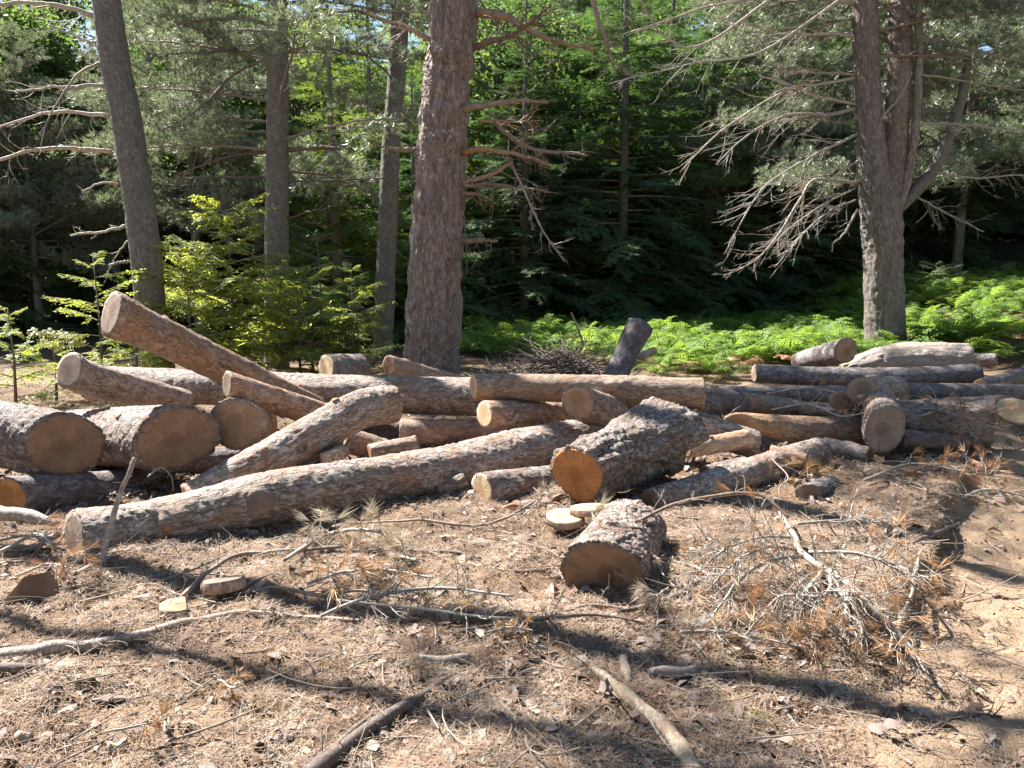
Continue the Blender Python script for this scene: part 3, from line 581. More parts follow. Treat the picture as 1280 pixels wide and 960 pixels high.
# thin bark slabs lying on the litter
def plank(label, px1, py1, px2, py2, wd, cut='cream', seed=0, name='bark_slab', cat='bark slab'):
    a, b = G(px1, py1, .02), G(px2, py2, .02); rng = np.random.default_rng(seed); n_ = 14
    t = np.linspace(0, 1, n_); c = a + (b - a) * t[:, None]; d = (b - a) / np.linalg.norm(b - a); s = np.array([-d[1], d[0], 0]); wv = wd * (.6 + .4 * np.sin(math.pi * np.clip(t * 1.0, .08, .95))) + wd * .14 * np.sin(t * 9 + seed)
    top = .018 + .005 * np.sin(t * 7 + seed * 2)
    rows = [c - s * wv[:, None], c - s * wv[:, None] * .6 + np.array([0, 0, 1]) * top[:, None], c + s * wv[:, None] * .5 + np.array([0, 0, 1.1]) * top[:, None], c + s * wv[:, None]]
    V = np.stack(rows, 1).reshape(-1, 3); i = np.arange(n_ - 1)[:, None] * 4 + np.arange(3)[None]; i = i.ravel()
    V2 = V - [0, 0, .02]; o = np.stack([i, i + 1, i + 5, i + 4], -1); m_ = len(V)
    e = np.arange(n_ - 1) * 4; F = [o, o[:, ::-1] + m_, np.stack([e, e + 4, e + 4 + m_, e + m_], -1), np.stack([e + 3, e + 3 + m_, e + 7 + m_, e + 7], -1), np.array([[0, m_, m_ + 1, 1], [1, m_ + 1, m_ + 2, 2], [2, m_ + 2, m_ + 3, 3]]), np.array([[m_ - 4, m_ - 3, 2 * m_ - 3, 2 * m_ - 4], [m_ - 3, m_ - 2, 2 * m_ - 2, 2 * m_ - 3], [m_ - 2, m_ - 1, 2 * m_ - 1, 2 * m_ - 2]])]
    ob = mesh(name, np.vstack([V, V2]), np.vstack(F), cut if not isinstance(cut, str) else CUT[cut], None, loc=a); ob.location = a
    tag(ob, label, cat, 'sawn slabs and wedges on the ground')
plank('curled pale bark slab with a dark underside in the lower middle', 440, 838, 484, 832, .03, M_PALE, 1)
plank('pale split piece standing out beside the pale peeled stick', 779, 822, 786, 855, .022, M_PALE, 2)
plank('flat grey bark strip right of the pale split piece', 812, 842, 870, 838, .02, M_STICK, 3)
plank('thin pale sliver lying left of the forked dark branch', 524, 826, 588, 824, .015, M_PALE, 4)
plank('small pale chip of wood at the lower left', 18, 925, 40, 920, .02, M_PALE, 6)
plank('small pale chip of wood in the lower left middle', 135, 938, 160, 932, .02, M_PALE, 7)

# ------------------------------------------------------------------ branches and sticks on the ground
def twigs(acc, path, rad, n, ln, rng, spread=1.0, up=0.2, r0=.003, sub=2, t0=.15, bias=None, curl=.5, leafs=None, minz=True):
    """side twigs off a path of world points"""
    path = np.asarray(path); m = len(path); T, X, Y = frames(path)
    for _ in range(n):
        t = t0 + (1 - t0) * rng.random(); k = min(m - 1, int(t * (m - 1))); a = rng.random() * 6.28
        d = T[k] * (.6 + .4 * rng.random()) + spread * (X[k] * math.cos(a) + Y[k] * math.sin(a)) + np.array([0, 0, up])
        if bias is not None: d = d + np.asarray(bias)
        d /= np.linalg.norm(d); l_ = ln * (.4 + .8 * rng.random()) * (1 - .45 * t); c_ = rvec(rng, 1)[0] * curl + (np.asarray(bias) * .4 if bias is not None else 0)
        q = [path[k]]; npt = 6
        for i in range(npt): d = d + c_ * .25 + rng.normal(0, .10, 3); d /= np.linalg.norm(d); q.append(q[-1] + d * l_ / npt)
        q = np.array(q)
        if minz: q[:, 2] = np.maximum(q[:, 2], gz(q[:, 0], q[:, 1]) + .006)
        rr = np.linspace(min(r0, rad * .6), .0011, len(q)) if rad * .6 > .0011 else np.full(len(q), .001)
        acc.add(*tube(q, rr, 4, False))
        if leafs is not None: leafs.append((q[-1], q[-1] - q[-2])); 
        if leafs is not None and rng.random() < .6: leafs.append((q[-3], q[-3] - q[-4]))
        if sub > 0: twigs(acc, q, rr[0], sub, l_ * .5, rng, 1.0, up, r0 * .6, 0, .3, bias, curl, leafs, minz)
def stick(label, pts, mat=M_STICK, ntw=0, twl=.15, seed=0, name='fallen_branch', cat='branch', seg=9, group='branches lying on the litter', h=None, knobby=.10, forks=(), lift=0):
    """pts: (px, py, radius[, depth])"""
    rng = np.random.default_rng(seed + 100); W = []
    for q in pts:
        p = P(q[0], q[1], q[3]) if len(q) > 3 else G(q[0], q[1], q[2] * .9 + lift); W.append([*p, q[2]])
    Ln = sum(np.linalg.norm(np.array(W[i + 1][:3]) - W[i][:3]) for i in range(len(W) - 1)); n = max(8, int(Ln / .018))
    w = smoothpath(W, n); s = np.linspace(0, Ln, n)
    w[:, 0] += .006 * vn(s * 9, 0 * s, 0, seed); w[:, 2] += .006 * vn(s * 9, 0 * s + 5, 0, seed)
    gq = gz(w[:, 0], w[:, 1]) + w[:, 3] * .55; ker = np.ones(7) / 7; gq = np.maximum(np.convolve(np.pad(gq, 3, 'edge'), ker, 'valid'), gq - .012); w[:, 2] = np.maximum(w[:, 2], gq)
    r_ = w[:, 3] * (1 + knobby * vn(s * 25, 0 * s, 0, seed + 1) + .35 * np.maximum(0, vn(s * 11, 0 * s, 0, seed + 2) - .45))
    a = Acc(); a.add(*tube(w[:, :3], r_, seg)); loc = W[0][:3]
    for f in forks:
        fw = smoothpath([[*(P(q[0], q[1], q[3]) if len(q) > 3 else G(q[0], q[1], q[2] * .9)), q[2]] for q in f], 16); a.add(*tube(fw[:, :3], fw[:, 3], 7))
    if ntw: twigs(a, w[:, :3], w[:, 3].mean(), ntw, twl, rng, 1.0, .25)
    root = a.build(name, mat, None, True, loc); root.location = loc; tag(root, label, cat, group)
    return root
stick('pale knobbly stick leaning upright against the long front log', [(96, 752, .018, 3.72), (124, 712, .016, 3.84), (134, 672, .0145, 3.93), (150, 622, .013, 4.03), (157, 600, .0125, 4.08), (169, 573, .0125, 4.14)], M_STICK, 5, .10, 1, name='stick', cat='stick', forks=[[(96, 752, .010, 3.72), (88, 757, .006, 3.69), (80, 768, .003, 3.64)], [(120, 722, .006, 3.82), (106, 690, .003, 3.9)]])
stick('long thick branch lying across the left front from the left edge', [(-25, 826, .032), (60, 812, .028), (150, 801, .022), (255, 777, .017), (345, 771, .013), (445, 776, .009), (540, 774, .006)], M_STICK, 16, .22, 2)
stick('second dark branch below the long thick one at the left edge', [(-20, 842, .025), (30, 840, .02), (55, 836, .017)], M_STICKD, 0, seed=3, forks=[[(50, 838, .012), (52, 822, .01), (57, 815, .008)]])
stick('short pale stick end beside the second dark branch', [(56, 826, .012), (78, 833, .012), (100, 839, .011)], M_PALE, 0, seed=4, name='stick', cat='stick')
stick('thin arched branch rising from the left front to the needle sprays', [(180, 785, .010), (215, 757, .011), (262, 715, .012), (300, 694, .012), (360, 688, .011), (430, 684, .008)], M_STICK, 12, .2, 5, lift=.02)
stick('thin forked twig crossing the grey slab', [(248, 780, .005), (275, 752, .006), (315, 728, .006), (345, 715, .004)], M_STICK, 4, .12, 6, lift=.02)
stick('slender stick lying below the upright leaning stick', [(100, 752, .007), (180, 733, .008), (225, 745, .006), (255, 744, .004)], M_STICK, 6, .15, 7)
stick('flat reddish branch entering at the left edge above the sticks', [(-20, 640, .05, 4.55), (35, 645, .04, 4.5), (72, 655, .016, 4.45)], M_STICK, 0, seed=8)
stick('pale pole entering at the left edge beside the long front log', [(-20, 707, .024, 4.0), (30, 688, .021, 4.12), (75, 667, .018, 4.25)], M_STICK, 3, .15, 9, name='stick', cat='stick')
stick('lower pale pole at the left edge below the first one', [(-20, 734, .016, 3.85), (40, 712, .015, 3.98), (78, 696, .012, 4.1)], M_STICK, 5, .15, 10, name='stick', cat='stick')
stick('thin twig crossing above the pale poles at the left', [(0, 677, .006, 4.2), (40, 668, .006, 4.2), (72, 672, .004, 4.2)], M_STICK, 4, .12, 11, name='stick', cat='stick')
stick('dark charred looking branch rising from the bottom edge left of centre', [(385, 968, .026), (440, 925, .025), (500, 886, .022), (545, 858, .017), (568, 842, .014)], M_STICKD, 0, seed=12, forks=[[(560, 848, .012), (578, 838, .010), (592, 822, .007)], [(572, 842, .010), (580, 860, .009), (582, 882, .009)]])
stick('thinner dark branch lying alongside the charred looking one', [(378, 962, .014), (420, 930, .013), (470, 893, .011), (490, 884, .009)], M_STICKD, 3, .12, 13)
stick('pale peeled stick running out of the bottom edge right of centre', [(730, 830, .016), (755, 848, .024), (790, 876, .028), (825, 905, .030), (850, 935, .031), (872, 975, .031)], M_PALE, 0, seed=14, name='stick', cat='stick', knobby=.16)
stick('straight stick lying level below the middle litter', [(606, 812, .011), (645, 809, .011), (684, 811, .010)], M_STICK, 2, .1, 15, name='stick', cat='stick')
stick('thin curved twig beside the straight stick', [(500, 838, .004), (522, 826, .006), (515, 790, .004), (478, 772, .003)], M_STICK, 3, .12, 16)
stick('thin arched branch lying between the long front log and the stump', [(438, 654, .006, 4.6), (520, 650, .008, 4.5), (580, 657, .009, 4.45), (628, 650, .008, 4.5), (668, 628, .006, 4.6)], M_STICK, 10, .2, 17)
stick('thin branch lying level below the arched branch in the middle', [(392, 690, .010), (470, 688, .011), (560, 690, .012), (600, 698, .009)], M_STICKD, 12, .2, 18)
stick('long thin branch arching from the scaly grey log to the dead bough', [(757, 674, .006, 3.95), (796, 652, .009, 4.0), (840, 632, .010, 4.1), (885, 621, .010, 4.15), (946, 617, .009, 4.2), (985, 648, .008, 4.1)], M_STICK, 16, .2, 19)
stick('short dark branch right of the scaly grey log', [(770, 765, .008), (815, 755, .012), (850, 745, .013), (872, 728, .010)], M_STICKD, 8, .15, 20)
stick('thin twig lying in front of the scaly grey log', [(707, 762, .005), (745, 757, .006), (800, 760, .006), (835, 748, .004)], M_STICK, 8, .14, 21)
stick('dark stick with a pale edge near the wheel rut', [(1118, 692, .010), (1150, 674, .012), (1200, 655, .014)], M_STICKD, 0, seed=22, name='stick', cat='stick')
stick('curved white twig in front of the right group of logs', [(1085, 606, .006), (1110, 602, .008), (1140, 604, .010), (1157, 612, .013), (1156, 628, .010)], M_PALE, 4, .12, 23)
stick('short grey stick on the dirt at the lower right', [(1018, 888, .010), (1038, 872, .012), (1054, 858, .011)], M_STICK, 0, seed=24, name='stick', cat='stick')
stick('thin stick leaning down from the two stacked thin logs', [(925, 508, .006, 7.0), (905, 525, .008, 6.6), (886, 545, .008, 6.3), (870, 560, .006, 6.1)], M_STICK, 6, .25, 25)
stick('bent thin twig standing in front of the slanting log', [(958, 565, .004, 5.7), (985, 596, .006, 5.4), (975, 612, .005, 5.3), (979, 648, .004, 5.0)], M_STICK, 5, .2, 26)
stick('thin bare stalk rising out of the brush heap', [(730, 432, .018, 10.2), (722, 410, .014, 10.2), (714, 391, .009, 10.2)], M_PALE, 3, .3, 27, name='stick', cat='stick')
stick('broken pale billet in the ferns beside the leaning dark log butt', [(800, 445, .05, 9.6), (818, 438, .045, 9.8)], M_PALE, 0, seed=28, name='stick', cat='stick')
stick('thin dead branch on the litter at the lower middle', [(575, 700, .006), (640, 720, .007), (700, 705, .006), (735, 690, .004)], M_STICK, 10, .18, 29)
stick('pale root like twig at the lower left of the long branch', [(68, 842, .004), (84, 858, .006), (105, 872, .006), (98, 884, .004)], M_PALE, 3, .08, 30)

stick('pole lying across the shade below the right group', [(1108, 583, .012), (1160, 592, .014), (1225, 588, .012), (1290, 596, .008)], M_STICKD, 10, .2, 51)
stick('thin crooked branch lying over the gnarled log at the right', [(1120, 508, .010, 6.9), (1165, 512, .012, 6.6), (1200, 520, .010, 6.4), (1255, 538, .006, 6.3)], M_STICK, 12, .3, 52)
stick('twiggy grey branch lying behind the upper thin log', [(960, 492, .012, 7.9), (1020, 486, .013, 7.8), (1085, 505, .008, 7.4)], M_STICK, 16, .35, 53)
stick('branch fallen over the gap between the left logs', [(185, 596, .008, 5.1), (200, 585, .007, 5.2), (214, 596, .005, 5.15), (218, 614, .003, 5.1)], M_STICK, 3, .1, 54)
stick('thin branch lying in front of the left end of the long front log', [(150, 700, .006), (190, 688, .008), (235, 670, .008), (280, 668, .005)], M_STICK, 12, .16, 55)
stick('forked grey branch lying across the litter below the thin arched branch', [(300, 742, .006), (345, 735, .009), (400, 745, .009), (455, 738, .006), (520, 752, .004)], M_STICK, 16, .2, 56, lift=.03)
stick('long thin branch lying across the lower middle shadow', [(590, 770, .005), (660, 775, .007), (735, 768, .008), (800, 778, .005)], M_STICKD, 14, .2, 57, lift=.02)
stick('weathered branch lying left of the bleached bough', [(838, 700, .006), (880, 712, .009), (905, 740, .009), (925, 765, .005)], M_STICK, 14, .2, 58, lift=.02)
stick('small branch lying along the bottom left', [(20, 880, .005), (80, 868, .006), (140, 876, .005), (190, 868, .003)], M_STICK, 8, .12, 59)
stick('small dark branch lying at the bottom right', [(1120, 930, .006), (1180, 905, .008), (1250, 900, .005)], M_STICKD, 8, .12, 60)
# tufts
def tuft_geo(n, length, wid, spread, rng, droop=0.0):
    a = rng.random(n) * 6.28; c = spread * np.sqrt(rng.random(n)); d = np.stack([np.sin(c) * np.cos(a), np.sin(c) * np.sin(a), np.cos(c)], -1)
    s = np.cross(d, rvec(rng, n)); s /= np.linalg.norm(s, axis=1)[:, None]; l_ = length * (.75 + .35 * rng.random(n))
    b0 = d * .005; V = np.stack([b0 - s * wid / 2, b0 + s * wid / 2, d * l_[:, None] * .55 + s * wid * .5, d * l_[:, None] + rng.normal(0, .1, (n, 3)) * l_[:, None], d * l_[:, None] * .55 - s * wid * .5], 1).reshape(-1, 3)
    i = np.arange(n) * 5; return V, np.concatenate([np.stack([i, i + 1, i + 2, i + 4], -1)]), np.stack([i + 4, i + 2, i + 3], -1)
def put_tufts(acc, pos, dirs, rng, n=14, length=.10, wid=.0016, spread=.9, sc=(.7, 1.2)):
    vars_ = [tuft_geo(n, length, wid, spread, rng) for _ in range(4)]; pos = np.asarray(pos); dirs = np.asarray(dirs); k = rng.integers(0, 4, len(pos))
    for q in range(4):
        i = np.where(k == q)[0]
        if not len(i): continue
        M = basis(dirs[i], roll=rng.random(len(i)) * 6.28, scale=sc[0] + (sc[1] - sc[0]) * rng.random(len(i)))
        V = xf(vars_[q][0], M, pos[i]); o = (np.arange(len(i)) * len(vars_[q][0]))[:, None, None]
        acc.add(V, *[(f[None] + o).reshape(-1, f.shape[1]) for f in vars_[q][1:]])

def dead_bough(label, stems, ntw, twl, seed, tuftmat=M_RUST, tuft_n=.6, bias=None, mat=M_GREYW, group='dead needle boughs on the litter', up=.15, tl=.10, curl=.8):
    rng = np.random.default_rng(seed); loc = None; a, t = Acc(), Acc(); leafs = []
    for pts in stems:
        W = [[*((P(q[0], q[1], q[3]) if q[3] > 1 else G(q[0], q[1], q[3])) if len(q) > 3 else G(q[0], q[1], q[2] * .9 + .07)), q[2] * 1.15] for q in pts]
        if loc is None: loc = W[0][:3]
        w = smoothpath(W, 40); s = np.linspace(0, 6, 40); w[:, 0] += .008 * vn(s * 2, 0 * s, 0, seed); w[:, 2] = np.maximum(w[:, 2], gz(w[:, 0], w[:, 1]) + w[:, 3] * .6); a.add(*tube(w[:, :3], w[:, 3], 8)); twigs(a, w[:, :3], w[:, 3].mean(), ntw, twl, rng, 1.1, up, .0038, 3, .08, bias, curl, leafs)
    root = empty('dead_bough', loc, label, 'dead bough', group)
    a.build('branch', mat, root, True, loc)
    sel = [q for q in leafs if rng.random() < tuft_n]
    if sel:
        n = Acc(); ps = np.array([q[0] for q in sel]); ds_ = np.array([q[1] for q in sel]); ds_ = ds_ / np.linalg.norm(ds_, axis=1)[:, None] + [0, 0, -.35]; ds_[:, 2] *= .6
        put_tufts(n, ps, ds_, rng, 18, tl * 1.1, .0017, .42); n.build('needles', tuftmat, root, False, loc)
    return root
dead_bough('large bleached dead bough with many drooping twigs sprawling at the right front', [
    [(975, 640, .013, .10), (992, 668, .014, .14), (1002, 690, .015, .17), (1030, 710, .013, .18), (1063, 731, .012, .17), (1090, 760, .010, .14), (1130, 800, .010, .08), (1165, 848, .005, .03)],
    [(1005, 695, .010, .17), (965, 700, .009, .20), (930, 720, .007, .18), (900, 755, .005, .10), (885, 780, .003, .03)],
    [(1030, 712, .010, .18), (1005, 745, .009, .14), (990, 785, .005, .04)],
    [(1040, 715, .009, .18), (1030, 745, .007, .16), (975, 745, .006, .16), (945, 780, .004, .04)],
    [(1062, 730, .010, .17), (1058, 760, .006, .12), (1055, 800, .003, .03)],
    [(1010, 690, .008, .17), (1075, 692, .007, .20), (1120, 712, .005, .14), (1150, 740, .003, .04)],
    [(995, 672, .008, .14), (950, 672, .006, .20), (900, 690, .005, .16), (865, 725, .003, .04)],
    [(1002, 688, .008, .16), (960, 684, .006, .22), (915, 705, .005, .18), (880, 745, .003, .04)],
    [(995, 655, .008, .12), (1060, 650, .006, .12), (1120, 655, .003, .04)]], 30, .36, 31, M_RUST, .12, bias=(-.12, -.25, -.16), mat=M_GREYW, curl=1.0, up=.3)
dead_bough('dry bough with drooping tan needle sprays in front of the long front log', [[(355, 700, .009), (400, 672, .010, 4.45), (440, 662, .009, 4.3), (500, 668, .006, 4.2)], [(520, 700, .007), (480, 690, .007, 4.2), (455, 675, .005, 4.3)]], 11, .22, 33, M_PALETUFT, .95, bias=(0, -.1, -.1), up=.45, tl=.12)
dead_bough('rusty brown needle bough on the litter in the middle front', [[(385, 730, .007), (430, 715, .008), (480, 712, .006), (540, 722, .004)]], 12, .2, 34, M_RUST, .9, up=.35)
dead_bough('bare wiry dead bough spread across the middle of the litter', [[(400, 770, .007), (470, 745, .008), (550, 735, .007), (640, 745, .005)], [(420, 750, .005), (520, 760, .006), (620, 772, .005), (700, 770, .003)]], 20, .26, 35, M_RUST, .12, up=.3)
dead_bough('dry needle sprig hanging in front of the scaly grey log', [[(740, 640, .004, 3.95), (758, 680, .004, 3.75), (762, 735, .003, 3.55)]], 4, .10, 36, M_PALETUFT, 1, up=0, tl=.09)
dead_bough('dry needle sprig at the right side of the scaly grey log', [[(830, 720, .004), (815, 700, .004, 3.85), (797, 695, .003, 3.7)], [(835, 735, .004), (820, 745, .003)]], 5, .10, 37, M_PALETUFT, 1, up=.2, tl=.09)
dead_bough('brown needle bough on the litter left of the bleached bough', [[(850, 790, .006), (900, 790, .007), (960, 800, .005), (1010, 810, .003)]], 16, .2, 38, M_RUST, .5, up=.1)
dead_bough('rusty needle bough lying along the wheel rut', [[(1150, 690, .006), (1140, 740, .007), (1120, 790, .006), (1110, 820, .003)]], 14, .2, 39, M_RUST, .5, up=.1)
dead_bough('brown dry bough in front of the small round billet', [[(960, 590, .007, 5.9), (1000, 600, .006, 5.7), (1030, 590, .004, 5.8)]], 12, .2, 40, M_RUST, .95, up=.3)
dead_bough('dark brushy bough in the shade below the right group of logs', [[(1080, 600, .009), (1140, 580, .009), (1210, 590, .007), (1275, 600, .004)]], 22, .3, 41, M_RUST, .6, up=.25)
dead_bough('pale lichen tufted sprig beside the small bright ended log', [[(640, 655, .004, 4.7), (668, 632, .004, 4.7), (686, 610, .003, 4.75)]], 6, .09, 42, M_PALETUFT, 1, up=.2, tl=.06)
dead_bough('reddish needle clump in the lower middle litter', [[(610, 790, .004), (640, 784, .005), (665, 788, .003)]], 9, .08, 43, M_RUST, .6, up=0, tl=.04)
dead_bough('orange needle clump at the lower left', [[(275, 850, .004), (290, 860, .004), (300, 852, .003)]], 6, .06, 44, M_RUST, .6, up=0, tl=.035)
dead_bough('rusty flattened needle spray at the bottom left', [[(130, 915, .004), (170, 908, .004), (205, 900, .003)]], 6, .09, 45, M_RUST, .7, up=0, tl=.05)

dead_bough('tangled grey bough lying over the stacked thin logs at the right', [[(965, 512, .008, 7.1), (1010, 505, .009, 7.0), (1050, 520, .007, 6.7), (1085, 515, .004, 6.5)]], 16, .3, 46, M_RUST, .3, up=.3)
dead_bough('grey twiggy bough lying over the gnarled log near the right edge', [[(1150, 520, .008, 6.6), (1195, 508, .009, 6.6), (1250, 515, .006, 6.5)], [(1195, 508, .006, 6.6), (1215, 545, .004, 6.2)]], 16, .3, 47, M_RUST, .3, up=.25)
dead_bough('small bare bough lying against the low log under the thick grey log', [[(0, 690, .008), (45, 668, .008), (75, 690, .005)], [(20, 720, .006), (60, 705, .005), (95, 712, .003)]], 12, .2, 48, M_RUST, .2, up=.3)
dead_bough('bare grey bough lying on the ground in the shade at the right edge', [[(1195, 625, .008), (1235, 612, .009), (1290, 622, .006)]], 14, .28, 49, M_RUST, .3, up=.25)
# ------------------------------------------------------------------ litter (stuff)
def litter():
    rng = np.random.default_rng(5)
    def pos(n, y0=1.9, y1=10.5, pw=1.0):
        u = rng.random(n); y = y0 * (y1 / y0) ** u if pw else y0 + (y1 - y0) * u
        hw = .72 * y + .8; x = (rng.random(n) * 2 - 1) * hw
        tr = (x > rut_x(y) + .02) & (y < 6.5); dens = .35 + .9 * fbm(x * 1.9, y * 1.9, 0, 33, 4)
        keep = rng.random(n) < np.where(tr, .16, np.clip(.50 + .8 * dens, .22, 1)); x, y = x[keep], y[keep]
        return np.stack([x, y, gz(x, y)], -1)
    # chips: small bent plates
    def plates(n, l0, l1, wr, mat, nm, thick=.0, lift=.012):
        p = pos(n); k = len(p); l_ = l0 * (l1 / l0) ** (rng.random(k) ** 1.6); wd = l_ * (wr[0] + (wr[1] - wr[0]) * rng.random(k))
        Vb = np.array([[-.5, -.5, 0], [.0, -.42, .13], [.5, -.2, 0], [.45, .35, .02], [0, .5, .15], [-.48, .3, 0]])
        S = np.stack([l_, wd, l_], -1); D = rng.normal(0, .38, (k, 3)) + [0, 0, 1]; M = basis(D, up=rvec(rng, k), roll=rng.random(k) * 6.28) * S[:, None, :]
        V = xf(Vb + rng.normal(0, .0, Vb.shape), M, p + np.stack([0 * l_, 0 * l_, .003 + lift * rng.random(k)], -1))
        V = V.reshape(k, 6, 3) + rng.normal(0, .08, (k, 6, 3)) * l_[:, None, None]; V = V.reshape(-1, 3)
        o = np.arange(k) * 6; F = np.vstack([np.stack([o, o + 1, o + 4, o + 5], -1), np.stack([o + 1, o + 2, o + 3, o + 4], -1)])
        ob = mesh(nm, V, F, mat); return ob
    tag(plates(38000, .008, .040, (.25, .7), M_CHIP, 'wood_chips'), 'pale wood chips strewn over the ground', 'wood chips', kind='stuff')
    tag(plates(22000, .010, .065, (.3, .8), M_BARKCHIP, 'bark_flakes', lift=.016), 'brown bark flakes strewn over the ground', 'bark flakes', kind='stuff')
    tag(plates(700, .05, .13, (.3, .6), M_BARKCHIP, 'bark_pieces', lift=.02), 'larger curled pieces of bark strewn over the ground', 'bark pieces', kind='stuff')
    p = pos(270000); k = len(p); l_ = .04 + .08 * rng.random(k); a = rng.random(k) * 6.28; D = np.stack([np.cos(a), np.sin(a), rng.normal(0, .22, k)], -1)
    M = basis(D); wd = .0013 + .0006 * rng.random(k); Vb = np.array([[-.5, 0, -.5], [.5, 0, -.5], [.5, .0, .05], [-.5, .0, .05], [.4, 0, .5], [-.4, 0, .5]])
    V = xf(Vb, M * np.stack([wd, wd, l_], -1)[:, None, :], p + np.stack([0 * l_, 0 * l_, .004 + .022 * rng.random(k) ** 1.5], -1)).reshape(k, 6, 3)
    V[:, 2:4, :] += (rng.normal(0, .006, (k, 1, 3))); o = np.arange(k) * 6
    tag(mesh('fallen_needles', V.reshape(-1, 3), np.vstack([np.stack([o, o + 1, o + 2, o + 3], -1), np.stack([o + 3, o + 2, o + 4, o + 5], -1)]), M_NEEDLE), 'dry fallen pine needles covering the ground', 'needles', kind='stuff')
    p = pos(13000); acc = Acc()
    for q in p:
        a = rng.random() * 6.28; l_ = .05 + .36 * rng.random() ** 2.5; d = np.array([math.cos(a), math.sin(a), rng.normal(0, .12)]); c = rng.normal(0, .35, 3) * [1, 1, .4]; pts = [q + [0, 0, .01]]
        for i in range(4): d = d + c * .3; d /= np.linalg.norm(d); pts.append(pts[-1] + d * l_ / 4)
        pts = np.array(pts); pts[:, 2] = np.maximum(pts[:, 2], q[2] + .003); r0 = .0012 + .0055 * rng.random() ** 4; acc.add(*tube(pts, np.linspace(r0, r0 * .5, 5), 4, False))
    tag(acc.build('twig_litter', M_TWIG), 'small broken twigs littering the ground', 'twigs', kind='stuff')
    # crumbs of earth
    p = pos(9000); k = len(p); ico = np.array([[1, 0, 0], [-1, 0, 0], [0, 1, 0], [0, -1, 0], [0, 0, 1], [0, 0, -1.]]); Fi = np.array([[0, 2, 4], [2, 1, 4], [1, 3, 4], [3, 0, 4], [2, 0, 5], [1, 2, 5], [3, 1, 5], [0, 3, 5]])
    M = basis(rvec(rng, k), scale=.004 + .014 * rng.random(k) ** 3); V, F = scat(ico, Fi, M, p); V += rng.normal(0, .0015, V.shape)
    tag(mesh('soil_crumbs', V, F, mat_island('soil_crumb', [(0.16, 0.10, 0.065), (0.30, 0.21, 0.14), (0.22, 0.15, 0.10)])), 'crumbs of brown earth on the ground', 'soil', kind='stuff')
litter()
def bank_debris():
    rng = np.random.default_rng(19); ps = []
    for (a, b, r) in wood_lines:
        if min(a[1], b[1]) > 9.5: continue
        n = int(190 * np.linalg.norm(b - a)); t = rng.random(n)[:, None]; d = b - a; sd = np.array([-d[1], d[0], 0]) / (np.hypot(d[0], d[1]) + 1e-6)
        ps.append(a + d * t + sd * (rng.choice([-1, 1], n) * (r * .55 + np.abs(rng.normal(0, .09, n))))[:, None])
    p = np.concatenate(ps); p[:, 2] = gz(p[:, 0], p[:, 1]) + .035 * rng.random(len(p)) ** 1.5; k = len(p); l_ = .012 + .06 * rng.random(k) ** 2.2; wd = l_ * rng.uniform(.3, .8, k)
    Vb = np.array([[-.5, -.5, 0], [.0, -.42, .13], [.5, -.2, 0], [.45, .35, .02], [0, .5, .15], [-.48, .3, 0]]); M = basis(rng.normal(0, .5, (k, 3)) + [0, 0, 1], up=rvec(rng, k), roll=rng.random(k) * 6.28) * np.stack([l_, wd, l_], -1)[:, None, :]
    V = xf(Vb, M, p).reshape(k, 6, 3) + rng.normal(0, .1, (k, 6, 3)) * l_[:, None, None]; o = np.arange(k) * 6
    tag(mesh('bark_debris', V.reshape(-1, 3), np.vstack([np.stack([o, o + 1, o + 4, o + 5], -1), np.stack([o + 1, o + 2, o + 3, o + 4], -1)]), M_BARKCHIP), 'bark crumbs and splinters banked along the logs', 'bark debris', kind='stuff')
bank_debris()
def brush_heap():
    rng = np.random.default_rng(8); acc = Acc()
    for _ in range(520):
        x = .6 + rng.normal(0, .5); y = 10.3 + rng.normal(0, .3); z = float(gz(x, y, False)) + .02 + .1 * rng.random() * math.exp(-((x - .6) / .5) ** 2)
        a = rng.random() * 6.28; d = np.array([math.cos(a), math.sin(a) * .6, rng.normal(0, .35)]); l_ = .2 + .5 * rng.random(); c = rng.normal(0, .4, 3); pts = [np.array([x, y, z])]
        for i in range(4): d = d + c * .25; d /= np.linalg.norm(d); pts.append(pts[-1] + d * l_ / 4)
        acc.add(*tube(pts, np.linspace(.008, .003, 5), 4, False))
    o = acc.build('brush_heap', M_STICKD, None, False, (.6, 10.3, 0)); o.location = (.6, 10.3, 0); tag(o, 'dark heap of brushwood behind the pile left of the leaning log butt', 'brush heap')
brush_heap()

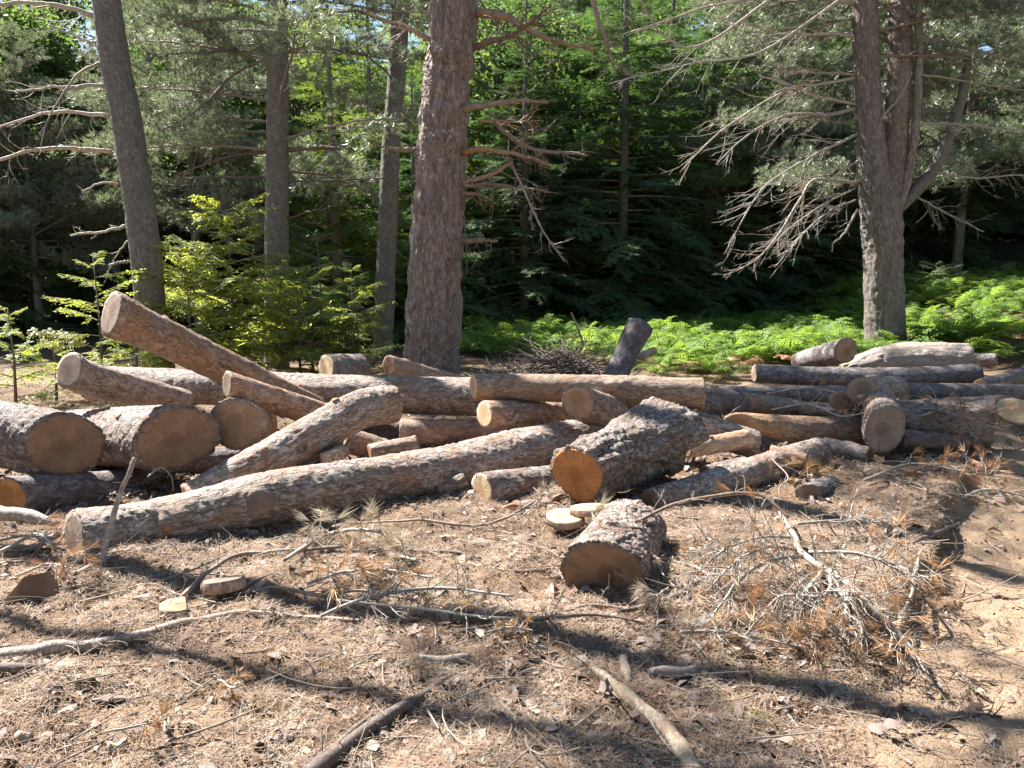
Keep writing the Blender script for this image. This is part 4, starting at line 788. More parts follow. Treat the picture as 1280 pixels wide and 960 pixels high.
# ------------------------------------------------------------------ ferns
def ferns():
    rng = np.random.default_rng(12)
    def frond(L_, seedf):
        r = np.random.default_rng(seedf); n = 11; t = np.linspace(.12, .97, n); arch = lambda s: np.stack([0 * s, L_ * (s - .12 * s ** 2) * .8, L_ * (.85 * s - .70 * s ** 2)], -1)
        P0 = arch(t); V, F = [], []
        for i in range(n):
            T = arch(t[i] + .02) - arch(t[i] - .02); T = T / np.linalg.norm(T)
            wl = L_ * .36 * (1 - t[i]) ** .85 + L_ * .03; nl = max(2, int(round(5 * wl / (L_ * .34))))
            for sgn in (-1, 1):
                sd = np.array([sgn, 0.25, r.normal(-.12, .12)]); sd /= np.linalg.norm(sd); c = np.cross(sd, T); 
                for q in range(nl):
                    u = (q + .3) / nl; o = P0[i] + sd * wl * u + np.array([0, 0, -.1 * wl * u * u]); h_ = L_ * .052 * (1.15 - u * .8); ln = wl / nl * .62
                    for e in (-1, 1):
                        tip = o + T * e * h_ + sd * ln * .8 + c * r.normal(0, .25) * h_; b = len(V); V += [o - sd * ln * .5, o + T * e * h_ * .55 - sd * ln * .25 + c * r.normal(0, .12) * h_, tip, o + sd * ln * .55]; F.append([b, b + 1, b + 2, b + 3])
        return np.array(V), np.array(F), np.zeros((0, 3), int)
    vs_ = [frond(.58, k) for k in range(4)]; acc = Acc()
    pts = []
    for _ in range(9000):
        x = rng.uniform(-2.5, 16); y = rng.uniform(10.6, 24); pxx, pyy, _z = proj([[x, y, 0.1]]); px_ = pxx[0]
        nb = .6 * float(vn(x * .5, y * .5, 0, 4))
        edge = 12.0 + (1.8 if px_ < 760 else 0) - (0.6 if px_ > 1130 else 0) + nb
        if px_ > 930: edge = 12.2 + nb * .6
        if 820 < px_ < 930: edge = 10.8 + nb * .5
        if y < edge: continue
        if px_ < 560: continue
        if (x - 6.6) ** 2 + (y - 14) ** 2 < .25: continue
        pts.append((x, y))
        if len(pts) > 1900: break
    pts = np.array(pts)
    for q in range(4):
        Ms, Ts = [], []
        for (x, y) in pts[q::4]:
            z = float(gz(x, y, False)); s0 = (.7 + .55 * rng.random()) * (1 + .35 * float(vn(x * .8, y * .8, 0, 14)))
            for f in range(5):
                a = rng.random() * 6.28; tl = rng.normal(0, .25); s = s0 * (.7 + .45 * rng.random()); ca, sa = math.cos(a), math.sin(a); ct, st = math.cos(tl), math.sin(tl)
                Ms.append(np.array([[ca, -sa, 0], [sa, ca, 0], [0, 0, 1]]) @ np.array([[1, 0, 0], [0, ct, -st], [0, st, ct]]) * s); Ts.append([x + rng.normal(0, .08), y + rng.normal(0, .08), z + .04 + .12 * rng.random()])
        Vb, Fq, Ft = vs_[q]; M = np.array(Ms); T = np.array(Ts); V = xf(Vb, M, T); o = (np.arange(len(M)) * len(Vb))[:, None, None]
        acc.add(V, (Fq[None] + o).reshape(-1, 4))
    tag(acc.build('ferns', M_FERN), 'bright green bracken ferns carpeting the ground behind the pile', 'ferns', kind='stuff')
    # a few dry bracken fronds and sprouts
    acc = Acc()
    for (x0, y0) in ((2.55, 11.4), (3.5, 11.7), (3.2, 11.3), (4.3, 12.0), (2.3, 11.0)):
        for f in range(6):
            a = rng.random() * 6.28; ca, sa = math.cos(a), math.sin(a); Vb, Fq, Ft = vs_[f % 4]; V = Vb @ (np.array([[ca, -sa, 0], [sa, ca, 0], [0, 0, 1]]) * .7).T + [x0, y0, .12 + float(gz(x0, y0))]; acc.add(V, Fq)
    tag(acc.build('dry_ferns', M_RUST), 'withered brown bracken among the green ferns', 'dry ferns', kind='stuff')
    acc = Acc()
    for (px, py) in ((965, 848), (905, 876), (955, 905), (938, 900), (870, 950), (1075, 770), (1030, 835)):
        c = G(px, py); n = 26; p = c + rng.normal(0, .025, (n, 3)) * [1, 1, 0]; p[:, 2] = gz(p[:, 0], p[:, 1]); D = rng.normal(0, .5, (n, 3)) + [0, 0, 1]
        M = basis(D, up=rvec(rng, n)) * np.stack([np.full(n, .004), np.full(n, .004), .02 + .03 * rng.random(n)], -1)[:, None, :]
        acc.add(*scat(np.array([[-.5, 0, 0], [.5, 0, 0], [.3, .2, .6], [0, .6, 1]]), np.array([[0, 1, 2, 3]]), M, p))
    tag(acc.build('grass_sprouts', M_FERN), 'tiny green grass sprouts in the brown litter', 'grass', kind='stuff')
ferns()

# ------------------------------------------------------------------ boughs for trees
def bough(kind, L_, rng, nsub, sublen, droop, up=0.0):
    wood, leaf_p, leaf_d, leaf_u = Acc(), [], [], []
    n = 9; t = np.linspace(0, 1, n); main = np.stack([L_ * t, .06 * L_ * np.cumsum(rng.normal(0, .3, n)) * t, L_ * (up * t - droop * t ** 2)], -1)
    wood.add(*tube(main, np.linspace(.006 + .009 * L_, .003, n), 4, False))
    for i in range(nsub):
        s = .16 + .84 * (i + rng.random()) / nsub; b = np.array([np.interp(s, t, main[:, q]) for q in range(3)]); sg = 1 if i % 2 else -1
        a = (.75 + .3 * rng.random()) * (1 - .35 * s); l_ = sublen * (1.15 - .75 * s) * (.6 + .6 * rng.random()); d = np.array([math.cos(a), sg * math.sin(a), rng.normal(-.12 if kind != 'pine' else .1, .16)])
        m = 5; q = [b]
        for _ in range(m): d = d + np.array([.06, 0, -.05 if kind != 'pine' else .05]) + rng.normal(0, .06, 3); d /= np.linalg.norm(d); q.append(q[-1] + d * l_ / m)
        q = np.array(q); wood.add(*tube(q, np.linspace(.005, .002, m + 1), 3, False))
        if kind == 'fir':
            k = max(3, int(l_ / .038)); u = (np.arange(k) + .5) / k; pp = np.stack([np.interp(u * m, np.arange(m + 1), q[:, c]) for c in range(3)], -1)
            leaf_p.append(pp); leaf_d.append(np.tile(q[-1] - q[0], (k, 1))); 
        elif kind == 'pine':
            k = 3 + int(l_ / .14); u = .35 + .65 * rng.random(k); u[0] = 1; pp = np.stack([np.interp(u * m, np.arange(m + 1), q[:, c]) for c in range(3)], -1)
            off = rng.normal(0, .05, (k, 3)); off[0] = 0; leaf_p.append(pp + off); leaf_d.append(np.tile(q[-1] - q[-2], (k, 1)) / np.linalg.norm(q[-1] - q[-2]) + rng.normal(0, .45, (k, 3)) + off * 8 + [0, 0, .3])
        else:
            k = max(3, int(l_ / .045)); u = (np.arange(k) + .5) / k; pp = np.stack([np.interp(u * m, np.arange(m + 1), q[:, c]) for c in range(3)], -1)
            leaf_p.append(pp); leaf_d.append(np.tile(q[-1] - q[0], (k, 1)))
    return wood, np.concatenate(leaf_p), np.concatenate(leaf_d)
def leaf_geo(kind, p, d, rng, size=1.0):
    n = len(p); acc = Acc()
    if kind == 'pine': put_tufts(acc, p, d, rng, 17, .12 * size, .0065, .95, (.8, 1.35)); return acc
    d = d / np.linalg.norm(d, axis=1)[:, None]
    for sg in (-1, 1):
        up = np.tile([0, 0, 1.0], (n, 1)) + rng.normal(0, .28, (n, 3)); M = basis(d, up=up)
        if kind == 'fir': Vb = np.array([[0, 0, 0], [sg * .034, .004, .010], [sg * .075, -.004, .055], [sg * .024, 0, .042]])
        else: Vb = np.array([[0, 0, 0], [sg * .030, .004, -.008], [sg * .072, -.006, .022], [sg * .034, .004, .036]])
        sc_ = size * (.75 + .5 * rng.random(n)); acc.add(*scat(Vb, np.array([[0, 1, 2, 3]]), M * sc_[:, None, None], p))
    return acc
_bank = {}
def bank(kind):
    if kind in _bank: return _bank[kind]
    rng = np.random.default_rng({'fir': 1, 'pine': 2, 'beech': 3}[kind]); out = []
    for v in range(5):
        if kind == 'fir': w_, p, d = bough('fir', 2.2, rng, 30, .85, .18, .05)
        elif kind == 'pine': w_, p, d = bough('pine', 2.6, rng, 34, .85, .16, .12)
        else: w_, p, d = bough('beech', 1.1, rng, 17, .5, .12, .22)
        out.append((w_.get(), leaf_geo(kind, p, d, rng).get()))
    _bank[kind] = out; return out
def place_boughs(kind, specs, aw, al):
    """specs: (origin, azimuth, pitch, scale, roll)"""
    bk = bank(kind); n = len(specs); rng = np.random.default_rng(n)
    for v in range(5):
        s_ = specs[v::5]
        if not s_: continue
        Ms, Ts = [], []
        for (o, az, pt, sc_, ro) in s_:
            Mx = (Matrix.Rotation(az, 3, 'Z') @ Matrix.Rotation(-pt, 3, 'Y') @ Matrix.Rotation(ro, 3, 'X')) * sc_; Ms.append(np.array(Mx)); Ts.append(o)
        M, T = np.array(Ms), np.array(Ts)
        for acc, (V, Fs) in ((aw, bk[v][0]), (al, bk[v][1])):
            o = (np.arange(len(M)) * len(V))[:, None, None]; acc.add(xf(V, M, T), *[(f[None] + o).reshape(-1, f.shape[1]) for f in Fs])
def conifer(name, h, z0, Lmax, nb, kind, leafmat, seed, label, cat='tree', group=None, tr=.16, shape=.8, trunkmat=None, scale_min=.2):
    rng = np.random.default_rng(seed); root = empty(name, (0, 0, 0), label, cat, group); V, Q = tube(np.stack([.1 * np.sin(np.linspace(0, 3, 12) + seed) * np.linspace(0, 1, 12), 0 * np.linspace(0, 1, 12), np.linspace(-.4, h, 12)], -1), np.linspace(tr, .02, 12), 10, False)
    mesh('trunk', V, Q, trunkmat or BK['slim'], root, True); aw, al = Acc(), Acc(); sp = []
    L0 = 2.2 if kind == 'fir' else 2.6
    for i in range(nb):
        t = (i + rng.random()) / nb; z = z0 + (h - z0) * t ** 1.1; ln = Lmax * max(.12, (1 - t)) ** shape * (.7 + .5 * rng.random()); sp.append(((0, 0, z), i * 2.39996 + rng.normal(0, .3), (-.15 + .55 * t) if kind == 'fir' else .05 + .4 * t + rng.normal(0, .12), max(scale_min, ln / L0), rng.normal(0, .25)))
    place_boughs(kind, sp, aw, al); aw.build('branches', M_DEADTW, root); al.build('crown', leafmat, root); return root
def broadleaf(name, h, w_, nclump, nleaf, mat, seed, label, group=None, z0=1.0, ls=.10):
    rng = np.random.default_rng(seed); root = empty(name, (0, 0, 0), label, 'tree', group); V, Q = tube([[0, 0, -.4], [.1, 0, h * .3], [-.1, .1, h * .6], [0, 0, h * .92]], [.16, .12, .08, .02], 10, False)
    mesh('trunk', V, Q, BK['slim'], root, True); aw, al = Acc(), Acc()
    for i in range(nclump):
        a = i * 2.4; zc = z0 + (h - z0) * rng.random() ** .8; rr = w_ * math.sqrt(max(.05, 1 - ((zc - h * .5) / (h * .62)) ** 2)) * (.35 + .65 * rng.random() ** .5); c = np.array([rr * math.cos(a), rr * math.sin(a), zc])
        aw.add(*tube([[0, 0, zc - rr * .5], c * [.5, .5, 1] + [0, 0, -rr * .15], c], [.035, .02, .008], 5, False))
        k = int(nleaf * (.6 + .8 * rng.random())); v = rvec(rng, k) * (rng.random(k)[:, None] ** .45) * np.array([.85, .85, .42]) * (.6 + .5 * rng.random()); v[:, 2] -= .12 * (v[:, 0] ** 2 + v[:, 1] ** 2); p = c + v
        D = rng.normal(0, .7, (k, 3)) + v * .6; D[:, 2] -= .25; M = basis(D, up=rng.normal(0, .45, (k, 3)) + [0, 0, 1], scale=ls * (.6 + .7 * rng.random(k)))
        al.add(*scat(np.array([[0, 0, 0], [.32, .04, .35], [0, 0, 1.0], [-.32, .04, .35]]), np.array([[0, 1, 2, 3]]), M, p))
    aw.build('branches', M_DEADTW, root); al.build('crown', mat, root); return root
def place(o, x, y, rz, s, label=None, group=None, z=None):
    o.location = (x, y, float(gz(x, y, False)) - .1 if z is None else z); o.rotation_euler = (0, 0, rz); o.scale = (s, s, s)
    if label: o['label'] = label
    if group: o['group'] = group
def dup(o):
    r = o.copy(); C.objects.link(r)
    for ch in o.children: c = ch.copy(); C.objects.link(c); c.parent = r
    return r
def xat(px, d): return (px - 640) / FPX * d * 1.0

fir_a = conifer('fir_tree', 9.5, .4, 3.1, 165, 'fir', M_FIR, 1, '')
fir_b = conifer('fir_tree', 8, .3, 2.9, 140, 'fir', M_FIR, 2, '')
firb = conifer('fir_tree', 9, .5, 2.6, 140, 'fir', M_FIRB, 3, '')
pin_a = conifer('pine_tree', 10, 2.8, 3.3, 75, 'pine', M_PINE, 4, '', shape=.5)
brd_a = broadleaf('broadleaf_tree', 9.5, 3.2, 115, 330, M_BROAD, 5, '', ls=.13)
brd_b = broadleaf('broadleaf_tree', 8, 2.7, 95, 300, M_BROAD, 6, '', z0=.5, ls=.12)
used = set()
def bgtree(proto, px, d, s, label, group=None, rz=None):
    o = proto if proto.name not in used else dup(proto); used.add(proto.name); place(o, xat(px, d), d, rz if rz is not None else (px * 1.7) % 6.28, s, label, group)
FG = 'fir trees in the forest behind'; BG_ = 'broadleaf trees in the forest behind'; PG = 'pines in the forest behind'
bgtree(fir_a, 775, 21, 1.15, 'tall dark fir right behind the ferns between the big pine and the right pine', FG)
bgtree(fir_b, 655, 20, 1.0, 'dark fir directly right of the big pine trunk', FG)
bgtree(fir_a, 880, 22.5, 1.1, 'dark fir in the gap left of the right pine behind the drooping dead branches', FG)
bgtree(fir_b, 715, 24, 1.4, 'dark fir between the big pine and the leaning log butt, farther back', FG)
bgtree(fir_a, 830, 26, 1.25, 'dark fir farther back between two dark firs in the middle', FG)
bgtree(brd_b, 620, 24, 1.2, 'leafy tree farther back right of the big pine trunk', BG_)
bgtree(firb, 470, 22, 1.05, 'bright fir farther back behind the third slim trunk', FG)
bgtree(fir_b, 1000, 23, 1.1, 'dark fir in the deep shade behind the right pine', FG)
bgtree(fir_a, 1130, 25, .95, 'dark fir behind the right pine trunk', FG)
bgtree(firb, 425, 16.2, .85, 'bright yellow green fir between the second and third slim trunks', FG)
bgtree(firb, 560, 24, 1.2, 'bright green fir hidden partly by the big pine trunk', FG)
bgtree(fir_b, 520, 17.5, .7, 'small fir low behind the third slim trunk', FG)
bgtree(brd_a, -10, 19, .8, 'leafy broadleaf tree at the left edge of the forest', BG_)
bgtree(brd_b, 205, 21, 1.15, 'bright leafy tree between the leaning trunk and the second trunk', BG_)
bgtree(fir_b, 110, 22, .72, 'dark fir behind the leaning trunk at the left', FG)
bgtree(fir_a, -70, 17, .9, 'dark fir just outside the left edge of the forest', FG)
bgtree(fir_a, 300, 23, 1.0, 'dark fir behind the second slim trunk', FG)
bgtree(brd_b, 380, 24, 1.1, 'leafy tree behind the second slim trunk', BG_)
bgtree(pin_a, 250, 17, .8, 'grey green pine with open boughs left of the second slim trunk', PG)
bgtree(pin_a, 975, 22, 1.05, 'grey green pine behind the dead branches of the right pine', PG)
bgtree(pin_a, 1190, 23, 1.0, 'grey green pine right behind the right pine', PG)
bgtree(pin_a, 1340, 20, 1.0, 'grey green pine at the right edge', PG)
bgtree(pin_a, 50, 17, .62, 'grey green pine at the left edge left of the leaning trunk', PG)
rng0 = np.random.default_rng(77)
kinds = [(fir_a, 'distant dark fir on the forest slope', FG), (fir_b, 'distant dark fir on the forest slope', FG), (firb, 'distant bright green fir on the forest slope', FG), (brd_a, 'distant leafy tree on the forest slope', BG_), (brd_b, 'distant leafy tree on the forest slope', BG_), (pin_a, 'distant grey green pine on the forest slope', PG)]
for row, (d, step) in enumerate(((28, 95), (34, 90), (42, 80), (54, 80), (68, 85))):
    px = -160 + row * 31
    while px < 1460:
        gap = 45 < px < 150 or 1170 < px < 1290 or 395 < px < 470
        if gap and row != 1: px += step; continue
        pr = [.12, .10, .26, .27, .15, .10] if row else [.26, .2, .16, .16, .12, .1]
        k = rng0.choice(6, p=pr); pt, lb, gp = kinds[k]
        zone = ['beyond the left edge', 'left of the leaning trunk', 'past the leaning trunk', 'between the second and third trunks', 'behind the big pine', 'right of the big pine', 'left of the forked pine', 'behind the forked pine', 'right of the forked pine', 'beyond the right edge'][int(np.searchsorted([0, 150, 345, 485, 590, 780, 1060, 1150, 1280], px))]
        lb = lb.replace('on the forest slope', ['at the foot of the slope ', 'low on the slope ', 'halfway up the slope ', 'high on the slope ', 'at the top of the slope '][row] + zone)
        bgtree(pt, px + rng0.normal(0, 22), d + rng0.normal(0, 2), (.9 + .35 * rng0.random()) * (1 + .04 * row) * (.62 if gap else 1), lb, gp + ', farther up the slope'); px += step
# rest of the wood at the sides; unseen trees added around camera to dim skylight
for i, (x, y, pt, s) in enumerate(((-10, -8, brd_a, 1.2), (0, -14, fir_a, 1.4), (9, -9, brd_a, 1.2), (14, 3, brd_a, 1.2), (-13, -1, fir_b, 1.3), (-17, 20, fir_b, 1.2), (-21, 23, fir_a, 1.2), (-15, 23, brd_a, 1.1), (16, 17, brd_b, 1.0), (19, 22, fir_a, 1.1))):
    o = dup(pt); place(o, x, y, i * 1.1, s, 'unseen forest tree beyond the edges of the view', 'trees beyond the edges of the view')

# ------------------------------------------------------------------ the five near trees
def trunk_part(base, pts, mat, root, ds=.035, rough=.012, cell=(.06, .16), name='trunk', furrow=0.0, lump=.04, seed=3, knots=()):
    """pts world (x,y,z,r)"""
    p = np.array(pts, float); V, Q, inf = log_mesh(p[:, :3] - base, p[:, 3], ds=ds, rough=rough, cell=cell, lump=lump, seed=seed, furrow=furrow, knots=knots, ell=.02); return mesh(name, V, Q, mat, root, True)
def pw(px, py, d, r): return [*P(px, py, d), r]
def near_tree(label, pts, top_h, top_r, mat=None, name='pine_tree', **kw):
    """pts: pixel control points from the ground up; continued straight to top_h"""
    W = [pw(*q) for q in pts]; b = np.array(W[0]); g = float(gz(b[0], b[1], False))
    a, e = np.array(W[0][:3]), np.array(W[-1][:3]); dr = (e - a) / (e[2] - a[2]); foot = a + dr * (g - .15 - a[2])
    base = np.array([foot[0], foot[1], g]); W = [[*foot, W[0][3] * 1.12]] + W
    tz = e + dr * (top_h - e[2]) * np.array([.6, .6, 1]); W.append([*((e + tz) / 2), (W[-1][3] + top_r) / 2]); W.append([*tz, top_r])
    root = empty(name, base, label, 'tree', 'pine trees standing behind the log pile'); trunk_part(base, W, mat or BK['slim'], root, **kw)
    return root, base, np.array(W)
def on_trunk(W, z):
    return np.array([np.interp(z, W[:, 2], W[:, c]) for c in range(3)])
def crown(root, base, W, zs, Ls, kind='pine', leafmat=M_PINE, seed=0, azs=None, pitch=.1):
    rng = np.random.default_rng(seed); sp = []
    for i, (z, l_) in enumerate(zip(zs, Ls)):
        az = azs[i] if azs is not None else i * 2.4 + rng.normal(0, .3); sp.append((on_trunk(W, z) - base, az, pitch + rng.normal(0, .12), l_ / 2.6, rng.normal(0, .3)))
    aw, al = Acc(), Acc(); place_boughs(kind, sp, aw, al); aw.build('branches', M_DEADTW, root); al.build('crown', leafmat, root)
def dead_branch(root, base, pts, ntw, twl, seed, mat=M_STICK, bias=None, up=0, sub=2, d2=None, tw_r=.006, curl=.7):
    """pts: (px, py, depth, r)"""
    w = smoothpath([pw(*q) for q in pts], 26); s = np.linspace(0, 5, 26); w[:, 2] += .012 * vn(s * 3, 0 * s, 0, seed); w[:, 3] *= 1 + .12 * vn(s * 5, 0 * s, 0, seed + 1)
    a = Acc(); a.add(*tube(w[:, :3], w[:, 3], 8))
    if ntw:
        twigs(a, w[:, :3], w[:, 3].mean(), ntw, twl, np.random.default_rng(seed), 1.0, up, tw_r, sub, .12, bias, curl, None, False)
    return a.build('dead_branch', mat, root, True, base)

# T1: leaning slim trunk at the left
t1, b1, W1 = near_tree('slim grey pine leaning left near the left edge', [(190, 400, 10.2, .185), (180, 300, 10.2, .185), (160, 160, 10.2, .175), (133, 0, 10.2, .165)], 15, .05, seed=5, rough=.006, cell=(.05, .10))
for k, (pts, n_, l_) in enumerate((
    ([(140, 190, 10.2, .03), (90, 186, 10.0, .026), (40, 188, 9.8, .022), (-30, 208, 9.6, .016)], 12, .6),
    ([(135, 145, 10.2, .028), (80, 140, 10.1, .022), (30, 148, 10.0, .016), (-30, 170, 9.9, .01)], 12, .6),
    ([(130, 106, 10.2, .022), (80, 108, 10.1, .018), (20, 114, 10.0, .012)], 12, .5),
    ([(122, 20, 10.2, .035), (80, 8, 10.1, .03), (30, 3, 10.0, .024), (-30, 8, 9.9, .018)], 14, .7),
    ([(125, 52, 10.2, .02), (105, 50, 10.1, .015), (60, 30, 10.0, .01)], 8, .4),
    ([(148, 230, 10.2, .018), (126, 229, 10.1, .014), (103, 241, 10.0, .009)], 4, .25),
    ([(158, 282, 10.2, .020), (130, 289, 10.1, .016), (88, 294, 10.0, .013)], 5, .3),
    ([(162, 327, 10.2, .018), (148, 328, 10.1, .015), (136, 332, 10.0, .013)], 2, .2),
    ([(130, 75, 10.2, .02), (95, 95, 10.0, .014), (60, 150, 9.8, .008), (50, 190, 9.7, .005)], 10, .4),
    ([(160, 300, 10.2, .012), (145, 320, 10.1, .008), (132, 345, 10.0, .004)], 5, .3))):
    dead_branch(t1, b1, pts, n_, l_, 50 + k, mat=M_GREYW, bias=(-.25, 0, -.2), curl=1.0)
crown(t1, b1, W1, np.linspace(11.5, 14.9, 18), np.linspace(1.8, .7, 18), seed=61)
# T2
t2, b2, W2 = near_tree('slim grey pine with straight trunk second from the left', [(346, 440, 12.2, .19), (346, 300, 12.2, .18), (347, 150, 12.2, .165), (346, 0, 12.2, .145)], 15, .04, seed=6, rough=.007, cell=(.05, .10))
zs = np.concatenate([np.linspace(3.0, 6.5, 26), np.linspace(7.6, 14.5, 30)]); rgb = np.random.default_rng(3)
az = np.concatenate([[(math.pi + rgb.normal(0, .55)) if i % 3 else rgb.normal(0, .6) for i in range(26)], np.arange(30) * 2.4])
crown(t2, b2, W2, zs, np.concatenate([np.full(26, 2.5) + rgb.normal(0, .3, 26), np.linspace(2.4, .7, 30)]), seed=62, azs=az)
for k, (pts, n_, l_) in enumerate((
    ([(335, 30, 12.2, .03), (290, 22, 12.0, .025), (220, 30, 11.8, .018)], 10, .7), ([(335, 62, 12.2, .03), (280, 64, 12.0, .02), (210, 68, 11.8, .012)], 12, .7),
    ([(335, 72, 12.2, .025), (290, 95, 12.0, .02), (250, 135, 11.9, .012), (200, 165, 11.8, .008)], 12, .6), ([(335, 190, 12.2, .03), (280, 197, 12.0, .02), (220, 220, 11.8, .012)], 12, .6),
    ([(337, 222, 12.2, .02), (280, 222, 12.0, .016), (215, 223, 11.8, .01)], 10, .5), ([(357, 65, 12.2, .03), (400, 60, 12.0, .025), (460, 68, 11.9, .018)], 10, .6),
    ([(358, 187, 12.2, .035), (400, 185, 12.1, .03), (425, 186, 12.0, .022)], 10, .6), ([(358, 228, 12.2, .02), (410, 225, 12.1, .016), (480, 223, 12.0, .012)], 12, .6),
    ([(358, 275, 12.2, .018), (385, 265, 12.1, .014), (412, 260, 12.0, .01)], 9, .5), ([(357, 5, 12.2, .03), (400, 2, 12.1, .022), (470, 12, 12.0, .015)], 10, .6),
    ([(336, 330, 12.2, .014), (300, 310, 12.1, .01), (270, 290, 12.0, .006)], 8, .4), ([(356, 365, 12.2, .012), (375, 370, 12.1, .008), (395, 372, 12.0, .005)], 6, .4))):
    dead_branch(t2, b2, pts, n_, l_, 80 + k, mat=M_STICKD, curl=.9)
# T3
t3, b3, W3 = near_tree('slim dark pine trunk just left of the big pine', [(478, 445, 13.0, .165), (482, 350, 13.0, .16), (488, 200, 13.0, .15), (501, 0, 13.0, .135)], 15, .04, seed=7, rough=.006, cell=(.05, .10))
crown(t3, b3, W3, np.linspace(6.3, 14.5, 46), np.linspace(2.6, .8, 46), seed=63)
for k, (pts, n_, l_) in enumerate((([(492, 30, 13, .03), (450, 15, 12.9, .022), (400, 12, 12.8, .014)], 10, .6), ([(490, 95, 13, .02), (460, 70, 12.9, .014), (440, 50, 12.8, .008)], 6, .4), ([(486, 150, 13, .02), (455, 130, 12.9, .015), (430, 120, 12.8, .008)], 8, .4))):
    dead_branch(t3, b3, pts, n_, l_, 110 + k, mat=M_STICKD)
# T4: the big one
t4, b4, W4 = near_tree('big pine with thick furrowed reddish trunk behind the middle of the pile', [(540, 455, 9.6, .315), (543, 350, 9.6, .295), (551, 200, 9.6, .27), (560, 90, 9.6, .25), (567, 0, 9.6, .242)], 16, .07, BK['trunk'], seed=8, rough=.010, cell=(.05, .22), ds=.018, furrow=.034, lump=.05, knots=[(1.75, 5.2, .07, .05), (1.45, 5.4, .06, .03)])
crown(t4, b4, W4, np.linspace(11.5, 15.6, 20), np.linspace(2.2, .7, 20), seed=64)
for k, (pts, n_, l_, mt) in enumerate((
    ([(578, 137, 9.5, .045), (610, 131, 9.3, .04), (650, 126, 9.2, .034), (684, 128, 9.1, .024)], 5, .3, M_ORTW),
    ([(578, 190, 9.5, .045), (610, 187, 9.3, .038), (650, 194, 9.1, .032), (685, 205, 9.0, .020)], 6, .4, M_ORTW),
    ([(576, 228, 9.5, .03), (605, 222, 9.4, .034), (625, 212, 9.3, .034), (640, 203, 9.2, .03)], 3, .3, M_ORTW),
    ([(578, 232, 9.5, .03), (610, 230, 9.4, .026), (650, 235, 9.3, .018), (670, 236, 9.2, .012)], 8, .5, M_ORTW),
    ([(615, 150, 9.6, .03), (640, 172, 9.5, .036), (670, 187, 9.4, .032), (735, 194, 9.3, .022)], 10, .5, M_ORTW),
    ([(575, 243, 9.5, .035), (590, 242, 9.4, .03), (610, 247, 9.3, .02)], 4, .2, M_ORTW),
    ([(572, 302, 9.5, .04), (600, 300, 9.4, .035), (622, 302, 9.3, .02)], 4, .2, M_ORTW),
    ([(525, 187, 9.6, .03), (500, 187, 9.5, .028), (480, 184, 9.4, .02), (467, 180, 9.3, .008)], 2, .15, M_STICK),
    ([(540, 50, 9.6, .035), (515, 38, 9.5, .03), (490, 28, 9.4, .022), (455, 15, 9.3, .014)], 10, .5, M_STICK),
    ([(588, 62, 9.6, .05), (620, 50, 9.4, .04), (650, 38, 9.3, .03), (690, 5, 9.2, .02)], 12, .6, M_STICKD),
    ([(592, 15, 9.6, .06), (630, 20, 9.4, .05), (665, 40, 9.3, .04), (700, 52, 9.2, .035), (740, 62, 9.1, .028)], 14, .7, M_ORTW),
    ([(640, 205, 9.3, .014), (660, 250, 9.2, .018), (680, 290, 9.1, .015), (706, 328, 9.0, .009)], 10, .35, M_STICK),
    ([(556, 182, 9.25, .02), (562, 172, 9.2, .018), (567, 160, 9.15, .008)], 0, 0, M_ORTW),
    ([(580, 270, 9.5, .010), (583, 310, 9.4, .010), (584, 345, 9.3, .006)], 3, .2, M_STICKD),
    ([(598, 150, 9.5, .018), (640, 152, 9.4, .014), (676, 151, 9.3, .010)], 8, .4, M_ORTW),
    ([(735, -20, 9.2, .03), (748, 25, 9.2, .032), (760, 60, 9.2, .028), (770, 95, 9.2, .016)], 12, .4, M_STICK))):
    dead_branch(t4, b4, [(q[0], q[1], q[2], q[3] * (.95 - .35 * i_ / (len(pts) - 1))) for i_, q in enumerate(pts)], n_ + 5, l_ + .15, 130 + k, mat=mt, curl=.6, tw_r=.007, sub=3)
# T5: forked right pine
t5, b5, W5 = near_tree('forked pine with several stems standing in the ferns at the right', [(1107, 430, 14.0, .335), (1104, 340, 14.0, .325), (1101, 270, 14.0, .33), (1090, 200, 14.0, .235), (1084, 100, 14.0, .20), (1081, 0, 14.0, .19)], 15, .05, BK['trunk'], seed=9, rough=.010, cell=(.05, .22), ds=.025, furrow=.024)
trunk_part(b5, [pw(1112, 275, 14.1, .2), pw(1115, 220, 14.1, .235), pw(1121, 140, 14.1, .20), pw(1126, 60, 14.1, .19), pw(1129, -20, 14.1, .17), [*(P(1128, -20, 14.1) + [.1, 0, 6]), .05]], BK['trunk'], t5, name='stem', ds=.035, rough=.016, cell=(.06, .14), seed=10)
trunk_part(b5, [pw(1122, 262, 13.9, .07), pw(1134, 225, 13.9, .07), pw(1145, 150, 13.9, .065), pw(1150, 60, 13.9, .06), pw(1152, -20, 13.9, .075), [*(P(1152, -20, 13.9) + [.3, 0, 4]), .03]], BK['trunk'], t5, name='stem', ds=.04, rough=.008, cell=(.05, .12), seed=11)
trunk_part(b5, [pw(1122, 262, 14.0, .10), pw(1148, 235, 14.0, .11), pw(1168, 210, 14.0, .10), pw(1188, 165, 14.0, .09), pw(1205, 110, 14.0, .08), pw(1210, 70, 14.0, .06)], BK['slim'], t5, name='stem', ds=.04, rough=.006, cell=(.05, .12), seed=12)
